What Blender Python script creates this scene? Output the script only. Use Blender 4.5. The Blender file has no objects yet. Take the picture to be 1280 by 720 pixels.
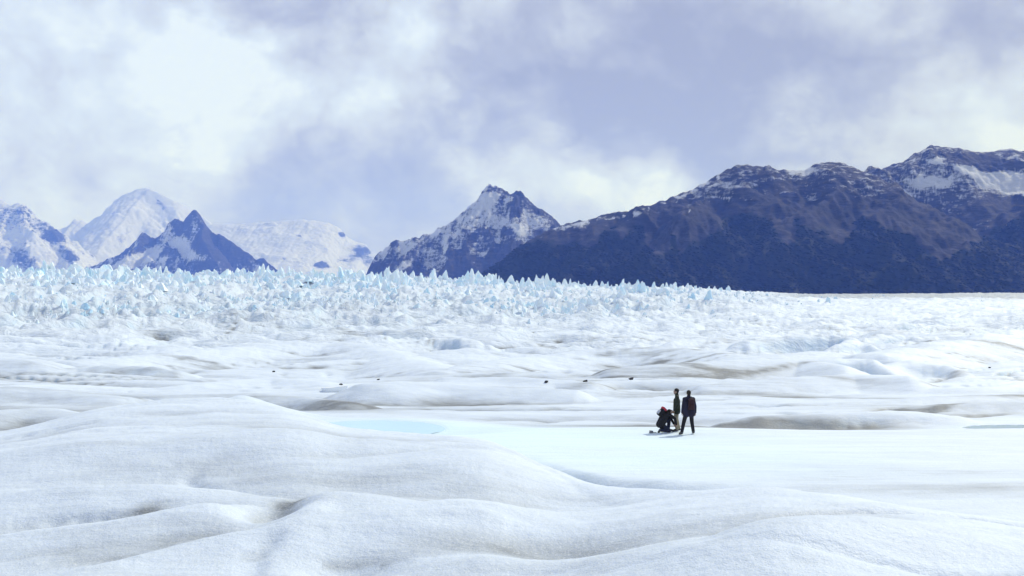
import bpy, bmesh, math, random
import numpy as np
from mathutils import Vector, Matrix

random.seed(7)
rng = np.random.default_rng(11)
S = bpy.context.scene
COL = S.collection
R = math.radians
F = 1200.0            # focal length in pixels of a 1280 px wide picture

# ------------------------------------------------------------------ camera
cam_d = bpy.data.cameras.new("camera")
cam_d.sensor_width = 36.0
cam_d.lens = 36.0 * F / 1280.0
cam_d.clip_start = 0.1
cam_d.clip_end = 90000.0
cam = bpy.data.objects.new("camera", cam_d)
cam.location = (0, 0, 0)
cam.rotation_euler = (R(90), 0, 0)
COL.objects.link(cam)
S.camera = cam

# ------------------------------------------------------------------ light, exposure
SUN_AZ = R(46)        # from straight ahead (+Y) towards the right (+X)
SUN_EL = R(42)
SUN_STRENGTH = 2.95
EXPOSURE = 0.09
S.view_settings.view_transform = 'Standard'
S.view_settings.look = 'None'
S.view_settings.gamma = 1.0
S.view_settings.exposure = EXPOSURE
S.view_settings.use_curve_mapping = False
S.cycles.use_denoising = True
S.cycles.max_bounces = 5
S.cycles.diffuse_bounces = 3
S.cycles.volume_bounces = 1
S.cycles.sample_clamp_indirect = 6.0

sun_d = bpy.data.lights.new("sun", 'SUN')
sun_d.energy = SUN_STRENGTH
sun_d.angle = R(0.9)
sun_d.color = (1.0, 0.985, 0.965)
sun = bpy.data.objects.new("sun", sun_d)
sdir = Vector((math.sin(SUN_AZ) * math.cos(SUN_EL), math.cos(SUN_AZ) * math.cos(SUN_EL), math.sin(SUN_EL)))
sun.rotation_euler = sdir.to_track_quat('Z', 'Y').to_euler()
COL.objects.link(sun)


def pix_dir(px, py):
    v = Vector(((px - 640) / F, 1.0, (360 - py) / F))
    return v.normalized()


# ------------------------------------------------------------------ sky
W = bpy.data.worlds.new("World")
S.world = W
W.use_nodes = True
nt = W.node_tree
nt.nodes.clear()
N = nt.nodes.new
L = nt.links.new


def math_node(tree, op, a, b=None, c=None, clamp=False):
    n = tree.nodes.new('ShaderNodeMath')
    n.operation = op
    n.use_clamp = clamp
    for i, v in enumerate((a, b, c)):
        if v is None:
            continue
        if isinstance(v, (int, float)):
            n.inputs[i].default_value = v
        else:
            tree.links.new(v, n.inputs[i])
    return n.outputs[0]


def vec_node(tree, op, a, b=None, out=0):
    n = tree.nodes.new('ShaderNodeVectorMath')
    n.operation = op
    for i, v in enumerate((a, b)):
        if v is None:
            continue
        if isinstance(v, (tuple, list, Vector)):
            n.inputs[i].default_value = v
        else:
            tree.links.new(v, n.inputs[i])
    return n.outputs['Value'] if out == 'v' else n.outputs[0]


def noise_node(tree, vec, scale, detail=5, rough=0.55, dist=0.0, color=False):
    n = tree.nodes.new('ShaderNodeTexNoise')
    n.inputs['Scale'].default_value = scale
    n.inputs['Detail'].default_value = detail
    n.inputs['Roughness'].default_value = rough
    n.inputs['Distortion'].default_value = dist
    if vec is not None:
        tree.links.new(vec, n.inputs['Vector'])
    return n.outputs['Color'] if color else n.outputs['Fac']


def ramp_node(tree, fac, stops, interp='LINEAR'):
    n = tree.nodes.new('ShaderNodeValToRGB')
    n.color_ramp.interpolation = interp
    e = n.color_ramp.elements
    while len(e) < len(stops):
        e.new(0.5)
    for i, (p, c) in enumerate(stops):
        e[i].position = p
        e[i].color = (*c, 1.0)
    if fac is not None:
        tree.links.new(fac, n.inputs['Fac'])
    return n.outputs['Color']


def mix_node(tree, fac, a, b, blend='MIX'):
    n = tree.nodes.new('ShaderNodeMix')
    n.data_type = 'RGBA'
    n.blend_type = blend
    for sock, v in ((n.inputs[0], fac), (n.inputs[6], a), (n.inputs[7], b)):
        if isinstance(v, (int, float)):
            sock.default_value = v
        elif isinstance(v, (tuple, list)):
            sock.default_value = (*v, 1.0) if len(v) == 3 else v
        else:
            tree.links.new(v, sock)
    return n.outputs[2]


def srgb(r, g, b):
    f = lambda c: (c / 255 / 12.92) if c / 255 <= 0.04045 else ((c / 255 + 0.055) / 1.055) ** 2.4
    return (f(r), f(g), f(b))


tc = N('ShaderNodeTexCoord')
dirv = tc.outputs['Generated']
cvec = vec_node(nt, 'MULTIPLY', dirv, (1.15, 1.15, 1.45))
warp = noise_node(nt, cvec, 4.0, 6, 0.6, color=True)
warp0 = vec_node(nt, 'SUBTRACT', warp, (0.5, 0.5, 0.5))
wdir = vec_node(nt, 'ADD', dirv, vec_node(nt, 'MULTIPLY', warp0, (0.26, 0.0, 0.18)))
CLOUD_BLOBS = [  # px, py, rx, ry, amount: bright billows and grey bellies of the cloud deck
    (110, 100, 300, 170, 0.33), (225, 85, 70, 60, 0.22), (285, 60, 60, 50, 0.25), (120, 210, 200, 70, 0.05),
    (385, 35, 90, 70, -0.22), (235, 12, 55, 26, -0.30), (405, 95, 50, 40, -0.10), (490, 95, 75, 55, 0.22), (570, 30, 100, 50, 0.20),
    (350, 130, 80, 60, 0.10), (480, 215, 190, 60, -0.25), (330, 255, 160, 50, -0.20), (700, 105, 150, 100, -0.25),
    (860, 140, 170, 90, -0.27), (690, 205, 85, 45, 0.44), (800, 216, 70, 24, 0.36), (1040, 175, 80, 46, 0.28), (620, 210, 60, 60, 0.12),
    (1250, 140, 70, 60, 0.36), (1160, 50, 80, 40, 0.10), (1230, 25, 90, 50, -0.22), (1120, 130, 90, 60, -0.12), (960, 60, 140, 50, 0.04),
]
acc = None
for (px, py, rx, ry, amt) in CLOUD_BLOBS:
    d0 = pix_dir(px, py)
    dv = vec_node(nt, 'MULTIPLY', vec_node(nt, 'SUBTRACT', wdir, tuple(d0)), (F / rx * 0.85, 3.0, F / ry * 0.85))
    ln = vec_node(nt, 'LENGTH', dv, out='v')
    g = math_node(nt, 'POWER', 2.718, math_node(nt, 'MULTIPLY', math_node(nt, 'MULTIPLY', ln, ln), -1.0))
    t = math_node(nt, 'MULTIPLY', g, amt * 1.3)
    acc = t if acc is None else math_node(nt, 'ADD', acc, t)
n1 = noise_node(nt, cvec, 4.5, 8, 0.56, 0.3)
n2 = noise_node(nt, cvec, 10.0, 8, 0.58, 0.5)
n3 = noise_node(nt, cvec, 26.0, 6, 0.6, 0.3)
val = math_node(nt, 'ADD', acc, 0.47)
val = math_node(nt, 'ADD', val, math_node(nt, 'MULTIPLY', math_node(nt, 'SUBTRACT', n1, 0.5), 1.0))
val = math_node(nt, 'ADD', val, math_node(nt, 'MULTIPLY', math_node(nt, 'SUBTRACT', n2, 0.5), 0.75))
puff = math_node(nt, 'ABSOLUTE', math_node(nt, 'SUBTRACT', noise_node(nt, vec_node(nt, 'ADD', cvec, vec_node(nt, 'MULTIPLY', warp0, (0.10, 0.10, 0.10))), 7.5, 7, 0.52, 0.2), 0.5))
val = math_node(nt, 'ADD', val, math_node(nt, 'MULTIPLY', math_node(nt, 'SUBTRACT', puff, 0.09), 2.0))
val = math_node(nt, 'ADD', val, math_node(nt, 'MULTIPLY', math_node(nt, 'SUBTRACT', n3, 0.5), 0.40), clamp=True)
ccol = ramp_node(nt, val, [(0.0, srgb(161, 167, 190)), (0.28, srgb(179, 186, 207)), (0.55, srgb(204, 213, 230)),
                           (0.80, (0.70, 0.80, 0.97)), (1.0, (0.82, 0.93, 1.06))])
sky = N('ShaderNodeTexSky')
sky.sky_type = 'NISHITA'
sky.sun_disc = False
sky.sun_elevation = SUN_EL
sky.sun_rotation = SUN_AZ
sky.air_density = 1.0
bg_s = N('ShaderNodeBackground'); bg_s.inputs['Strength'].default_value = 0.12
L(sky.outputs[0], bg_s.inputs['Color'])
bg_c = N('ShaderNodeBackground'); bg_c.inputs['Strength'].default_value = 0.95
L(ccol, bg_c.inputs['Color'])
mixs = N('ShaderNodeMixShader')
mixs.inputs[0].default_value = 0.93
L(bg_s.outputs[0], mixs.inputs[1]); L(bg_c.outputs[0], mixs.inputs[2])
wo = N('ShaderNodeOutputWorld')
L(mixs.outputs[0], wo.inputs['Surface'])


# ------------------------------------------------------------------ numeric helpers
def _hash(ix, iy, seed):
    h = (ix.astype(np.int64) * 374761393 + iy.astype(np.int64) * 668265263 + seed * 1442695041) & 0xFFFFFFFF
    h = ((h ^ (h >> 13)) * 1274126177) & 0xFFFFFFFF
    return (h ^ (h >> 16)) & 0xFFFFFFFF


_ang = np.arange(256) * (2 * np.pi / 256)
_GX, _GY = np.cos(_ang).astype(np.float32), np.sin(_ang).astype(np.float32)


def perlin(x, y, seed=0):
    fx, fy = np.floor(x), np.floor(y)
    ix, iy = fx.astype(np.int32), fy.astype(np.int32)
    u, v = (x - fx).astype(np.float32), (y - fy).astype(np.float32)
    su, sv = u * u * u * (u * (u * 6 - 15) + 10), v * v * v * (v * (v * 6 - 15) + 10)

    def g(dx, dy):
        k = _hash(ix + dx, iy + dy, seed) & 255
        return _GX[k] * (u - dx) + _GY[k] * (v - dy)
    a = g(0, 0); b = g(1, 0); c = g(0, 1); d = g(1, 1)
    top = a + su * (b - a)
    return 1.5 * (top + sv * (c + su * (d - c) - top))


def fbm(x, y, oct=4, seed=0, gain=0.5, lac=2.03):
    t = 0; a = 1.0; s = 0
    for i in range(oct):
        t = t + a * perlin(x, y, seed + i * 17)
        s += a
        a *= gain
        x = x * lac + 3.1; y = y * lac - 1.7
    return t / s


def ridged(x, y, oct=4, seed=0, gain=0.5, lac=2.1):
    t = 0; a = 1.0; s = 0; w = 1.0
    for i in range(oct):
        n = 1 - np.abs(perlin(x, y, seed + i * 13))
        n = n * n * w
        w = np.clip(n * 1.6, 0, 1)
        t = t + a * n
        s += a
        a *= gain
        x = x * lac + 5.3; y = y * lac + 2.9
    return t / s


def smax(a, b, k):
    return 0.5 * (a + b + np.sqrt((a - b) ** 2 + k * k))


def sstep(a, b, x):
    t = np.clip((x - a) / (b - a), 0, 1)
    return t * t * (3 - 2 * t)


def smooth_interp(x, xs, ys):
    """monotone-looking interpolation with smoothed corners"""
    xs = np.asarray(xs, float); ys = np.asarray(ys, float)
    dx = np.diff(xs); m = np.diff(ys) / dx
    t = np.zeros_like(ys)
    t[1:-1] = np.where(m[:-1] * m[1:] > 0, 2 * m[:-1] * m[1:] / (m[:-1] + m[1:] + 1e-12), 0)
    t[0], t[-1] = m[0], m[-1]
    x = np.clip(x, xs[0], xs[-1])
    i = np.clip(np.searchsorted(xs, x) - 1, 0, len(xs) - 2)
    h = dx[i]; s = (x - xs[i]) / h
    return ((1 + 2 * s) * (1 - s) ** 2 * ys[i] + s * (1 - s) ** 2 * h * t[i]
            + s * s * (3 - 2 * s) * ys[i + 1] + s * s * (s - 1) * h * t[i + 1])


def at(px, py, d):
    return ((px - 640) / F * d, d, (360 - py) / F * d)


def poly_dist(x, y, pts):
    """distance to a polyline, signed (+ beyond it when it runs towards +x), and the height there"""
    best = np.full(x.shape, 1e9); sg = np.zeros(x.shape); hh = np.zeros(x.shape)
    for (a, b) in zip(pts[:-1], pts[1:]):
        dx, dy = b[0] - a[0], b[1] - a[1]
        l2 = dx * dx + dy * dy + 1e-9
        t = np.clip(((x - a[0]) * dx + (y - a[1]) * dy) / l2, 0, 1)
        qx, qy = a[0] + t * dx - x, a[1] + t * dy - y
        d2 = qx * qx + qy * qy
        m = d2 < best
        best = np.where(m, d2, best)
        sg = np.where(m, (dx * (y - a[1]) - dy * (x - a[0])) / math.sqrt(l2) / np.sqrt(d2 + 1e-12), sg)
        hh = np.where(m, a[2] + t * (b[2] - a[2]), hh)
    return np.sqrt(best), sg, hh


def soft_dist(x, y, pts):
    """as poly_dist, with the height and side blended between neighbouring segments"""
    D, G, H = [], [], []
    for (a, b) in zip(pts[:-1], pts[1:]):
        dx, dy = b[0] - a[0], b[1] - a[1]
        l2 = dx * dx + dy * dy + 1e-9
        t = np.clip(((x - a[0]) * dx + (y - a[1]) * dy) / l2, 0, 1)
        d = np.hypot(a[0] + t * dx - x, a[1] + t * dy - y)
        D.append(d); H.append(a[2] + t * (b[2] - a[2]))
        G.append((dx * (y - a[1]) - dy * (x - a[0])) / math.sqrt(l2) / (d + 1e-6))
    D = np.array(D); dm = D.min(0)
    w = np.exp(-(D - dm) / (0.12 * dm + 0.25)); w /= w.sum(0)
    return dm, np.clip((w * np.array(G)).sum(0), -1, 1), (w * np.array(H)).sum(0)


def blob(x, y, cx, cy, rx, ry, rot=0.0):
    c, s = math.cos(rot), math.sin(rot)
    u = ((x - cx) * c + (y - cy) * s) / rx
    v = (-(x - cx) * s + (y - cy) * c) / ry
    return np.exp(-(u * u + v * v))


# ------------------------------------------------------------------ the glacier surface as a height function
CREST = np.array([  # px, py, d : crest of the ice back the camera stands on
    (-300, 575, 21), (0, 545, 20), (60, 530, 21), (110, 515, 22), (200, 501, 23), (270, 497, 23), (330, 504, 22), (370, 517, 20.5), (430, 538, 19.5),
    (500, 545, 18.7), (560, 549, 18), (610, 555, 17.4), (640, 568, 16.8), (680, 592, 15.3), (720, 614, 13.6), (760, 621, 12.7), (850, 620, 11.8),
    (960, 620, 11), (1040, 633, 10.2), (1100, 645, 9.6), (1200, 662, 9), (1280, 676, 8.6), (1600, 700, 8)], float)
CR_U = (CREST[:, 0] - 640) / F
CR_D = CREST[:, 2]
CR_Z = (360 - CREST[:, 1]) / F * CR_D
FINE_U = np.linspace(-0.8, 0.8, 801)
_k = np.exp(-(np.arange(-40, 41) / 9.0) ** 2); _k /= _k.sum()
FINE_D = np.convolve(np.pad(np.interp(FINE_U, CR_U, CR_D), 40, 'edge'), _k, 'valid')
FINE_Z = np.convolve(np.pad(np.interp(FINE_U, CR_U, CR_Z), 40, 'edge'), _k, 'valid')

BASE_D = np.log([3, 8, 20, 30, 38, 43, 47, 52, 60, 80, 110, 160, 240, 350, 500, 800])
BASE_L = [-3.9, -4.2, -4.4, -5.0, -5.8, -6.3, -6.6, -6.9, -7.5, -8.7, -10.6, -12.8, -14.4, -14.2, -12.0, -3.5]
BASE_M = [-3.9, -4.2, -4.4, -5.1, -5.8, -6.3, -6.8, -7.0, -7.6, -8.9, -11.0, -13.6, -15.4, -16.0, -15.2, -10.0]
BASE_R = [-3.9, -4.2, -4.4, -5.1, -5.8, -6.3, -6.85, -7.05, -7.6, -8.9, -10.6, -12.8, -14.6, -15.4, -15.2, -12.8]
TOP_PX = [-200, 0, 330, 430, 640, 800, 1000, 1100, 1300, 1500]
TOP_PY = [345, 347, 345, 349, 356, 361.5, 368.5, 368.0, 366.5, 366.0]
TOP_D = [1250, 1250, 1250, 1300, 1400, 1550, 2100, 2400, 2600, 2600]

POOLS = [  # centre x, y, radius x, y, water level
    (-6.5, 43.6, 3.6, 3.0, -6.42),
    (25.6, 48.0, 3.2, 0.9, -6.97),
]

RIDGES = [  # polyline (px, py, d), front slope, back slope, rounding, blend
    # long low whaleback right of the walkers
    ([(905, 530, 49), (950, 522, 49.3), (1050, 516, 50), (1150, 515, 50), (1190, 519, 49.5), (1208, 529, 48)], 0.75, 0.3, 0.5, 0.18),
    ([(985, 505, 62), (1080, 503, 63), (1180, 497, 64), (1290, 492, 66), (1400, 490, 66)], 0.35, 0.3, 1.2, 0.3),
    ([(1130, 512, 57), (1180, 506, 57), (1240, 503, 57), (1330, 498, 57)], 0.6, 0.3, 0.7, 0.2),
    # hump with the blue cliff at its left end
    ([(445, 492, 68), (462, 480, 69), (500, 477, 70), (560, 480, 71), (640, 484, 71), (720, 488, 70)], 0.4, 0.3, 1.0, 0.2),
    ([(560, 472, 88), (640, 472, 88), (740, 478, 86)], 0.4, 0.3, 1.4, 0.25),
    # broad ice back behind the walkers
    ([(545, 466, 110), (600, 455, 122), (660, 446, 140), (740, 438, 150), (820, 434, 150), (900, 440, 140), (960, 452, 118)], 0.28, 0.3, 3.0, 0.5),
    ([(760, 462, 104), (830, 455, 106), (920, 450, 110), (1000, 449, 112), (1060, 458, 106)], 0.35, 0.4, 1.5, 0.3),
    ([(880, 482, 84), (960, 474, 86), (1060, 468, 88), (1140, 470, 86)], 0.4, 0.3, 1.0, 0.25),
    # steep blue faces right of centre
    ([(1000, 452, 118), (1050, 447, 120), (1090, 449, 120), (1112, 464, 114)], 0.9, 0.4, 0.6, 0.15),
    ([(1108, 455, 122), (1140, 450, 124), (1180, 456, 122), (1200, 463, 118)], 0.7, 0.4, 0.7, 0.15),
    ([(930, 424, 205), (975, 419, 210), (1040, 420, 212), (1075, 428, 205)], 1.2, 0.4, 0.8, 0.2),
    ([(1040, 436, 175), (1062, 426, 182), (1085, 430, 180), (1105, 438, 172)], 0.8, 0.7, 0.6, 0.2),
    ([(1080, 424, 225), (1130, 418, 235), (1160, 424, 225)], 0.7, 0.4, 1.0, 0.2),
    ([(1090, 442, 150), (1180, 428, 190), (1290, 412, 240), (1400, 405, 260)], 0.3, 0.3, 3.0, 0.5),
    # left: long back, white scarp below it, brown swells
    ([(80, 452, 125), (200, 443, 150), (330, 431, 175), (420, 427, 185), (480, 438, 165), (552, 461, 118)], 0.26, 0.3, 3.0, 0.5),
    ([(30, 466, 112), (60, 461, 112), (130, 457, 112), (190, 458, 112), (225, 463, 112)], 0.95, 0.25, 0.5, 0.15),
    ([(-60, 452, 110), (0, 446, 112), (30, 448, 112), (55, 461, 108)], 0.4, 0.3, 1.5, 0.3),
    ([(-80, 490, 62), (0, 484, 64), (70, 488, 64), (150, 497, 62)], 0.35, 0.3, 1.2, 0.25),
    ([(-60, 522, 40), (0, 514, 42), (50, 512, 43), (95, 520, 42)], 0.4, 0.3, 1.0, 0.2),
    ([(170, 488, 76), (260, 478, 80), (340, 472, 84), (410, 478, 80)], 0.35, 0.3, 1.2, 0.25),
    ([(230, 500, 58), (300, 494, 60), (380, 496, 60), (436, 503, 56)], 0.5, 0.3, 0.6, 0.15),
    ([(300, 492, 47), (345, 509, 42.5), (375, 516, 41.5), (400, 526, 41)], 0.5, 0.4, 0.5, 0.12),
    ([(190, 505, 46), (250, 500, 47), (300, 500, 47), (345, 512, 43)], 0.3, 0.3, 0.8, 0.15),
    ([(500, 424, 230), (540, 420, 240), (570, 424, 235), (590, 430, 225)], 0.8, 0.4, 1.0, 0.2),
]


def with_ends(pts):
    """world points of a ridge, let down gently past both of its ends"""
    w = [at(*p) for p in pts]
    for i0, i1, k in ((0, 1, 0), (-1, -2, len(w) + 1)):
        a, b = w[i0], w[i1]
        dx, dy = a[0] - b[0], a[1] - b[1]
        n = math.hypot(dx, dy)
        ln = 0.055 * a[1] + 1.0
        w.insert(k, (a[0] + dx / n * ln, a[1] + dy / n * ln, a[2] - 0.42 * ln))
    return w


RIDGES = [(with_ends(pts), a, b, c, d) for (pts, a, b, c, d) in RIDGES]


def serac_zone(u, d):
    """how broken the ice is (0 smooth, 1 icefall)"""
    start = np.interp(u, [-0.6, -0.2, 0.1, 0.3, 0.6], [265, 305, 390, 480, 720])
    end_fade = 1 - 0.78 * sstep(0.18, 0.36, u)
    return sstep(0.75, 1.55, d / start) * end_fade


def polar(x, y):
    r = np.hypot(x, y)
    th = np.arctan2(x, y)
    thc = np.clip(th, -R(33), R(33))
    return np.tan(thc), r * np.cos(thc)


def channel(kx, ky, d, sx_c, sy_c, sd, thr):
    n = perlin(kx / sx_c, ky / sy_c, sd)
    m = sstep(0.0, 0.35, perlin(kx / sx_c * 0.8, ky / sy_c * 0.6, sd + 1)) * np.interp(d, [42, 55, 350, 600], [0, 1, 1, 0])
    return np.exp(-(n / thr) ** 2) * m


def height(x, y, detail=True):
    x = np.asarray(x, float); y = np.asarray(y, float)
    u, d = polar(x, y)
    ld = np.log(np.maximum(d, 3.0))
    bl = smooth_interp(ld, BASE_D, BASE_L); bm_ = smooth_interp(ld, BASE_D, BASE_M); br = smooth_interp(ld, BASE_D, BASE_R)
    t = np.clip(u / 0.53, -1, 1)
    base = np.where(t < 0, bm_ + (bl - bm_) * sstep(0, 1, -t), bm_ + (br - bm_) * sstep(0, 1, t))
    pxu = 640 + F * u
    td = np.interp(pxu, TOP_PX, TOP_D)
    tz = (360 - np.interp(pxu, TOP_PX, TOP_PY)) / F * td
    w = np.clip((d - 800) / np.maximum(td - 800, 1), 0, 1)
    far = base * (1 - w) + tz * w
    far = np.where(d > td, tz - 0.012 * (d - td), far)
    z = np.where(d > 800, np.maximum(far, -60), base)
    # rounded melt waves, creased troughs
    amp = np.interp(d, [0, 20, 34, 50, 70, 110, 180, 300, 500, 900, 3000], [0.02, 0.16, 0.10, 0.17, 0.58, 1.45, 2.5, 3.3, 3.4, 2.2, 1.0])
    wx = x + 7 * perlin(x / 31, y / 31, 5); wy = y + 7 * perlin(x / 27, y / 27, 9)
    k = np.interp(d, [40, 120, 300, 900], [1, 0.72, 0.45, 0.40])
    kx = wx * 0.92 + wy * 0.30; ky = wy * 0.95 - wx * 0.22
    b1 = np.abs(perlin(kx / 21 * 0.72, ky / 8.5 * 0.72, 21)) * 1.7 - 0.35
    b2 = np.abs(perlin(kx / 42 * 0.6, ky / 19 * 0.6, 33)) * 1.7 - 0.35
    z = z + amp * (0.45 * b1 + 0.9 * b2)
    if detail:
        z = z + np.minimum(amp, 0.6) * 0.22 * fbm(kx / 3.6, ky / 1.5, 3, 41)
    # melt channels: thin meandering troughs
    for (sx_c, sy_c, sd, thr, dep) in ((34, 9, 141, 0.06, 0.65), (20, 4.2, 143, 0.07, 0.42), (75, 24, 147, 0.07, 0.9)):
        z = z - dep * channel(kx, ky, d, sx_c, sy_c, sd, thr)
    for (pts, sf, sb, wd, kk) in RIDGES:
        ys = [p[1] for p in pts]; xs = [p[0] for p in pts]
        m = 14 + 0.35 * max(ys)
        sel = (x > min(xs) - m) & (x < max(xs) + m) & (y > min(ys) - m) & (y < max(ys) + m)
        if not sel.any():
            continue
        X, Y, Z = x[sel], y[sel], z[sel]
        ds, sg, hh = soft_dist(X + 0.6 * perlin(X / 7, Y / 7, 71), Y + 0.5 * perlin(X / 6, Y / 6, 72), pts)
        sl = sf + (sb - sf) * sstep(-0.9, 0.9, sg)
        rz = hh - sl * (np.sqrt(ds * ds + wd * wd) - wd)
        rz = rz + 0.06 * wd * fbm(X / 2.5, Y / 1.1, 3, 77)
        if sf >= 0.65:
            rz = rz + 0.28 * sf * perlin(X / 1.9, Y / 30 + 0.3, 79) * sstep(0.2, 1.2, ds)
        z[sel] = smax(Z, rz, kk) - 0.5 * kk * np.exp(-np.abs(Z - rz) / kk)
    # broken crevassed ice
    sz = serac_zone(u, d)
    if detail:
        mid = sstep(120, 260, d) * (1 - 0.6 * sz)
        z = z + mid * (2.4 * (ridged(kx / 34, ky / 15, 4, 51) - 0.45) + 1.0 * fbm(kx / 9, ky / 4.5, 3, 55))
        z = z + sz * (12.5 * (ridged(x / 46, y / 70, 5, 61, 0.6) - 0.5) + 6.0 * fbm(x / 120, y / 150, 2, 63))
    z = z + sstep(700, 1500, d) * sstep(0.2, 0.34, u) * 1.2 * ridged(x / 60, y / 90, 3, 67)
    # melt pools
    for (cx_, cy_, rx, ry, wl) in POOLS:
        q = np.hypot((x - cx_) / rx, (y - cy_) / ry)
        z = np.where(q < 2.5, np.where(q < 1.0, wl + 0.02 - 0.3 * (1 - q * q),
                                       wl + 0.02 + (z - wl - 0.02) * sstep(1.0, 2.5, q)), z)
    # level pad of ice under the walkers
    pad = blob(x, y, 6.2, 38.6, 4.5, 3.2)
    z = z * (1 - pad) + pad * (-5.80 + 0.02 * (38 - y))
    # low bank that faces the near ice back
    bank = [at(652, 573, 27.5), at(670, 577, 27), at(700, 588, 25.2), at(760, 600, 23), at(850, 605, 22.2), at(930, 607, 22)]
    ds, sg, hh = poly_dist(x + 0.4 * perlin(x / 2.5, y / 2.5, 83), y, bank)
    win = sstep(bank[0][0] - 0.3, bank[0][0] + 1.6, x) * (1 - sstep(bank[-1][0] - 2.5, bank[-1][0] + 0.5, x)) * (1 - sstep(4, 7, ds))
    z = z - 0.75 * (1 - sstep(-1.0, 0.15, sg * ds)) * win
    # the ice back the camera stands on
    dc = np.interp(u, FINE_U, FINE_D); zc = np.interp(u, FINE_U, FINE_Z)
    s = d - dc
    near = -1.52 + (zc + 1.52) * np.clip(d - 2.5, 0, None) / (dc - 2.5)
    wv = 2.0
    fall = 0.42 * (np.sqrt(s * s + wv * wv) - wv)
    fg = np.where(s < 0, near - 0.06 * (np.sqrt(s * s + 4) - 2), zc - fall)
    sf_ = sstep(2.0, 7.0, d)
    fw = fbm(x / 6 + 0.2 * y, y / 3.2 - 0.1 * x, 3, 91)
    mx, my = x * 0.95 + y * 0.25 + 1.2 * perlin(x / 5, y / 5, 161), y * 0.96 - x * 0.2 + 0.8 * perlin(x / 4, y / 4, 163)
    mnd = np.abs(perlin(mx / 4.6, my / 2.1, 165)) * 1.7 - 0.4
    fg = fg + sf_ * 0.13 * mnd * sstep(-0.4, 0.4, perlin(x / 11 + 3, y / 9, 167)) * np.where(s < 0, np.clip(-s / 3, 0.15, 1), 0.15)
    fg = fg - sf_ * 0.10 * np.exp(-(perlin(mx / 7.5, my / 2.6, 169) / 0.045) ** 2) * sstep(0.0, 0.4, perlin(mx / 6, my / 5, 171))
    fg = fg + sf_ * (0.16 * fw + 0.10 * perlin(x / 9, y / 5, 95)) * np.where(s < 0, np.clip(-s / 4, 0.1, 1), 0.1)
    for (p, rx, ry, a, rot) in FG_BLOBS:
        fg = fg + a * blob(x, y, p[0], p[1], rx, ry, rot)
    if detail:
        fg = fg + 0.03 * fbm(x / 0.8, y / 0.5, 5, 97, 0.6) * sf_
    for (pts, drop, wf, wb) in FG_STEPS:
        ds, sg, hh = poly_dist(x, y, pts)
        fade = 1.0
        fg = fg + drop * np.exp(-(ds / (wf + (wb - wf) * sstep(-0.35, 0.35, sg * ds))) ** 2)
    fg = np.where(d < 60, fg, -1e3)
    fg = np.where(np.arctan2(np.abs(x), y) > R(45), np.maximum(fg, -30), fg)
    z = np.where(d < 60, smax(z, fg, 0.25) - 0.0, z)
    return z


FG_BLOBS, FG_STEPS = [], []


def find_depth(px, py, d0, d1):
    """distance of the ice seen in this direction"""
    ds = np.geomspace(d0, d1, 900)
    x_ = (px - 640) / F * ds
    zz = height(x_, ds)
    pp = 360 - F * zz / ds
    seen = np.where(pp <= np.minimum.accumulate(pp) + 1e-6)[0]
    return float(ds[seen[np.argmin(np.abs(pp[seen] - py))]])


def fg_at(px, py):
    d = find_depth(px, py, 3.0, 19.0)
    return ((px - 640) / F * d, d, 0.0)


_blobs = [  # hollows and swells on the near ice: px, py, rx, ry, amount, rotation
    (343, 628, 0.34, 0.60, -0.36, 0.0),
    (75, 636, 1.4, 0.6, -0.34, 0.05),
    (150, 634, 0.45, 0.35, -0.20, 0.05),
    (100, 616, 1.2, 0.5, 0.20, 0.05),
    (430, 703, 0.5, 0.4, -0.20, 0.1),
    (520, 578, 2.4, 1.6, 0.16, 0.0),
    (120, 560, 3.0, 2.0, 0.22, 0.2),
    (250, 595, 2.2, 1.0, -0.18, 0.2),
    (480, 640, 1.8, 0.8, 0.16, 0.0),
    (640, 612, 2.4, 0.9, -0.18, 0.1),
    (1150, 690, 0.9, 0.6, -0.18, 0.2),
    (1060, 665, 1.2, 0.6, 0.10, 0.2),
    (960, 680, 1.4, 0.8, 0.10, 0.0),
    (700, 690, 1.2, 0.5, -0.08, 0.0),
]
_steps = [  # small scarps and creases: polyline, amount, front width, back width
    ([(-60, 658), (60, 652), (160, 645), (250, 638)], 0.08, 0.5, 0.16),
    ([(120, 718), (230, 692), (320, 671), (430, 660), (600, 655)], 0.07, 0.8, 0.18),
    ([(310, 724), (315, 700), (340, 676)], -0.05, 0.10, 0.22),
    ([(430, 645), (480, 638), (545, 632)], -0.07, 0.12, 0.4),
    ([(1100, 612), (1180, 622), (1260, 628), (1340, 630)], -0.35, 0.7, 0.5),
]
_b = [(fg_at(b[0], b[1]), *b[2:]) for b in _blobs]
_s = [([fg_at(*p) for p in pts], a, wf, wb) for (pts, a, wf, wb) in _steps[:4]]
_spots = {p: fg_at(*p) for p in ((343, 631), (70, 641), (152, 637), (300, 575), (80, 695), (480, 612), (250, 660))}
_s.append(([(lambda d: ((px - 640) / F * d, d, 0.0))(find_depth(px, py, 10.5, 30)) for (px, py) in _steps[4][0]], *_steps[4][1:]))
FG_BLOBS, FG_STEPS = _b, _s


# ------------------------------------------------------------------ mesh and material helpers
def mesh_from(name, verts, faces, smooth=True):
    me = bpy.data.meshes.new(name)
    verts = np.ascontiguousarray(verts, dtype=np.float32)
    faces = np.ascontiguousarray(faces, dtype=np.int32)
    n = faces.shape[1]
    me.vertices.add(len(verts)); me.vertices.foreach_set('co', verts.ravel())
    me.loops.add(faces.size); me.loops.foreach_set('vertex_index', faces.ravel())
    me.polygons.add(len(faces))
    me.polygons.foreach_set('loop_start', np.arange(0, faces.size, n, dtype=np.int32))
    me.polygons.foreach_set('use_smooth', np.full(len(faces), smooth, dtype=bool))
    me.update(calc_edges=True)
    return me


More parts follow.
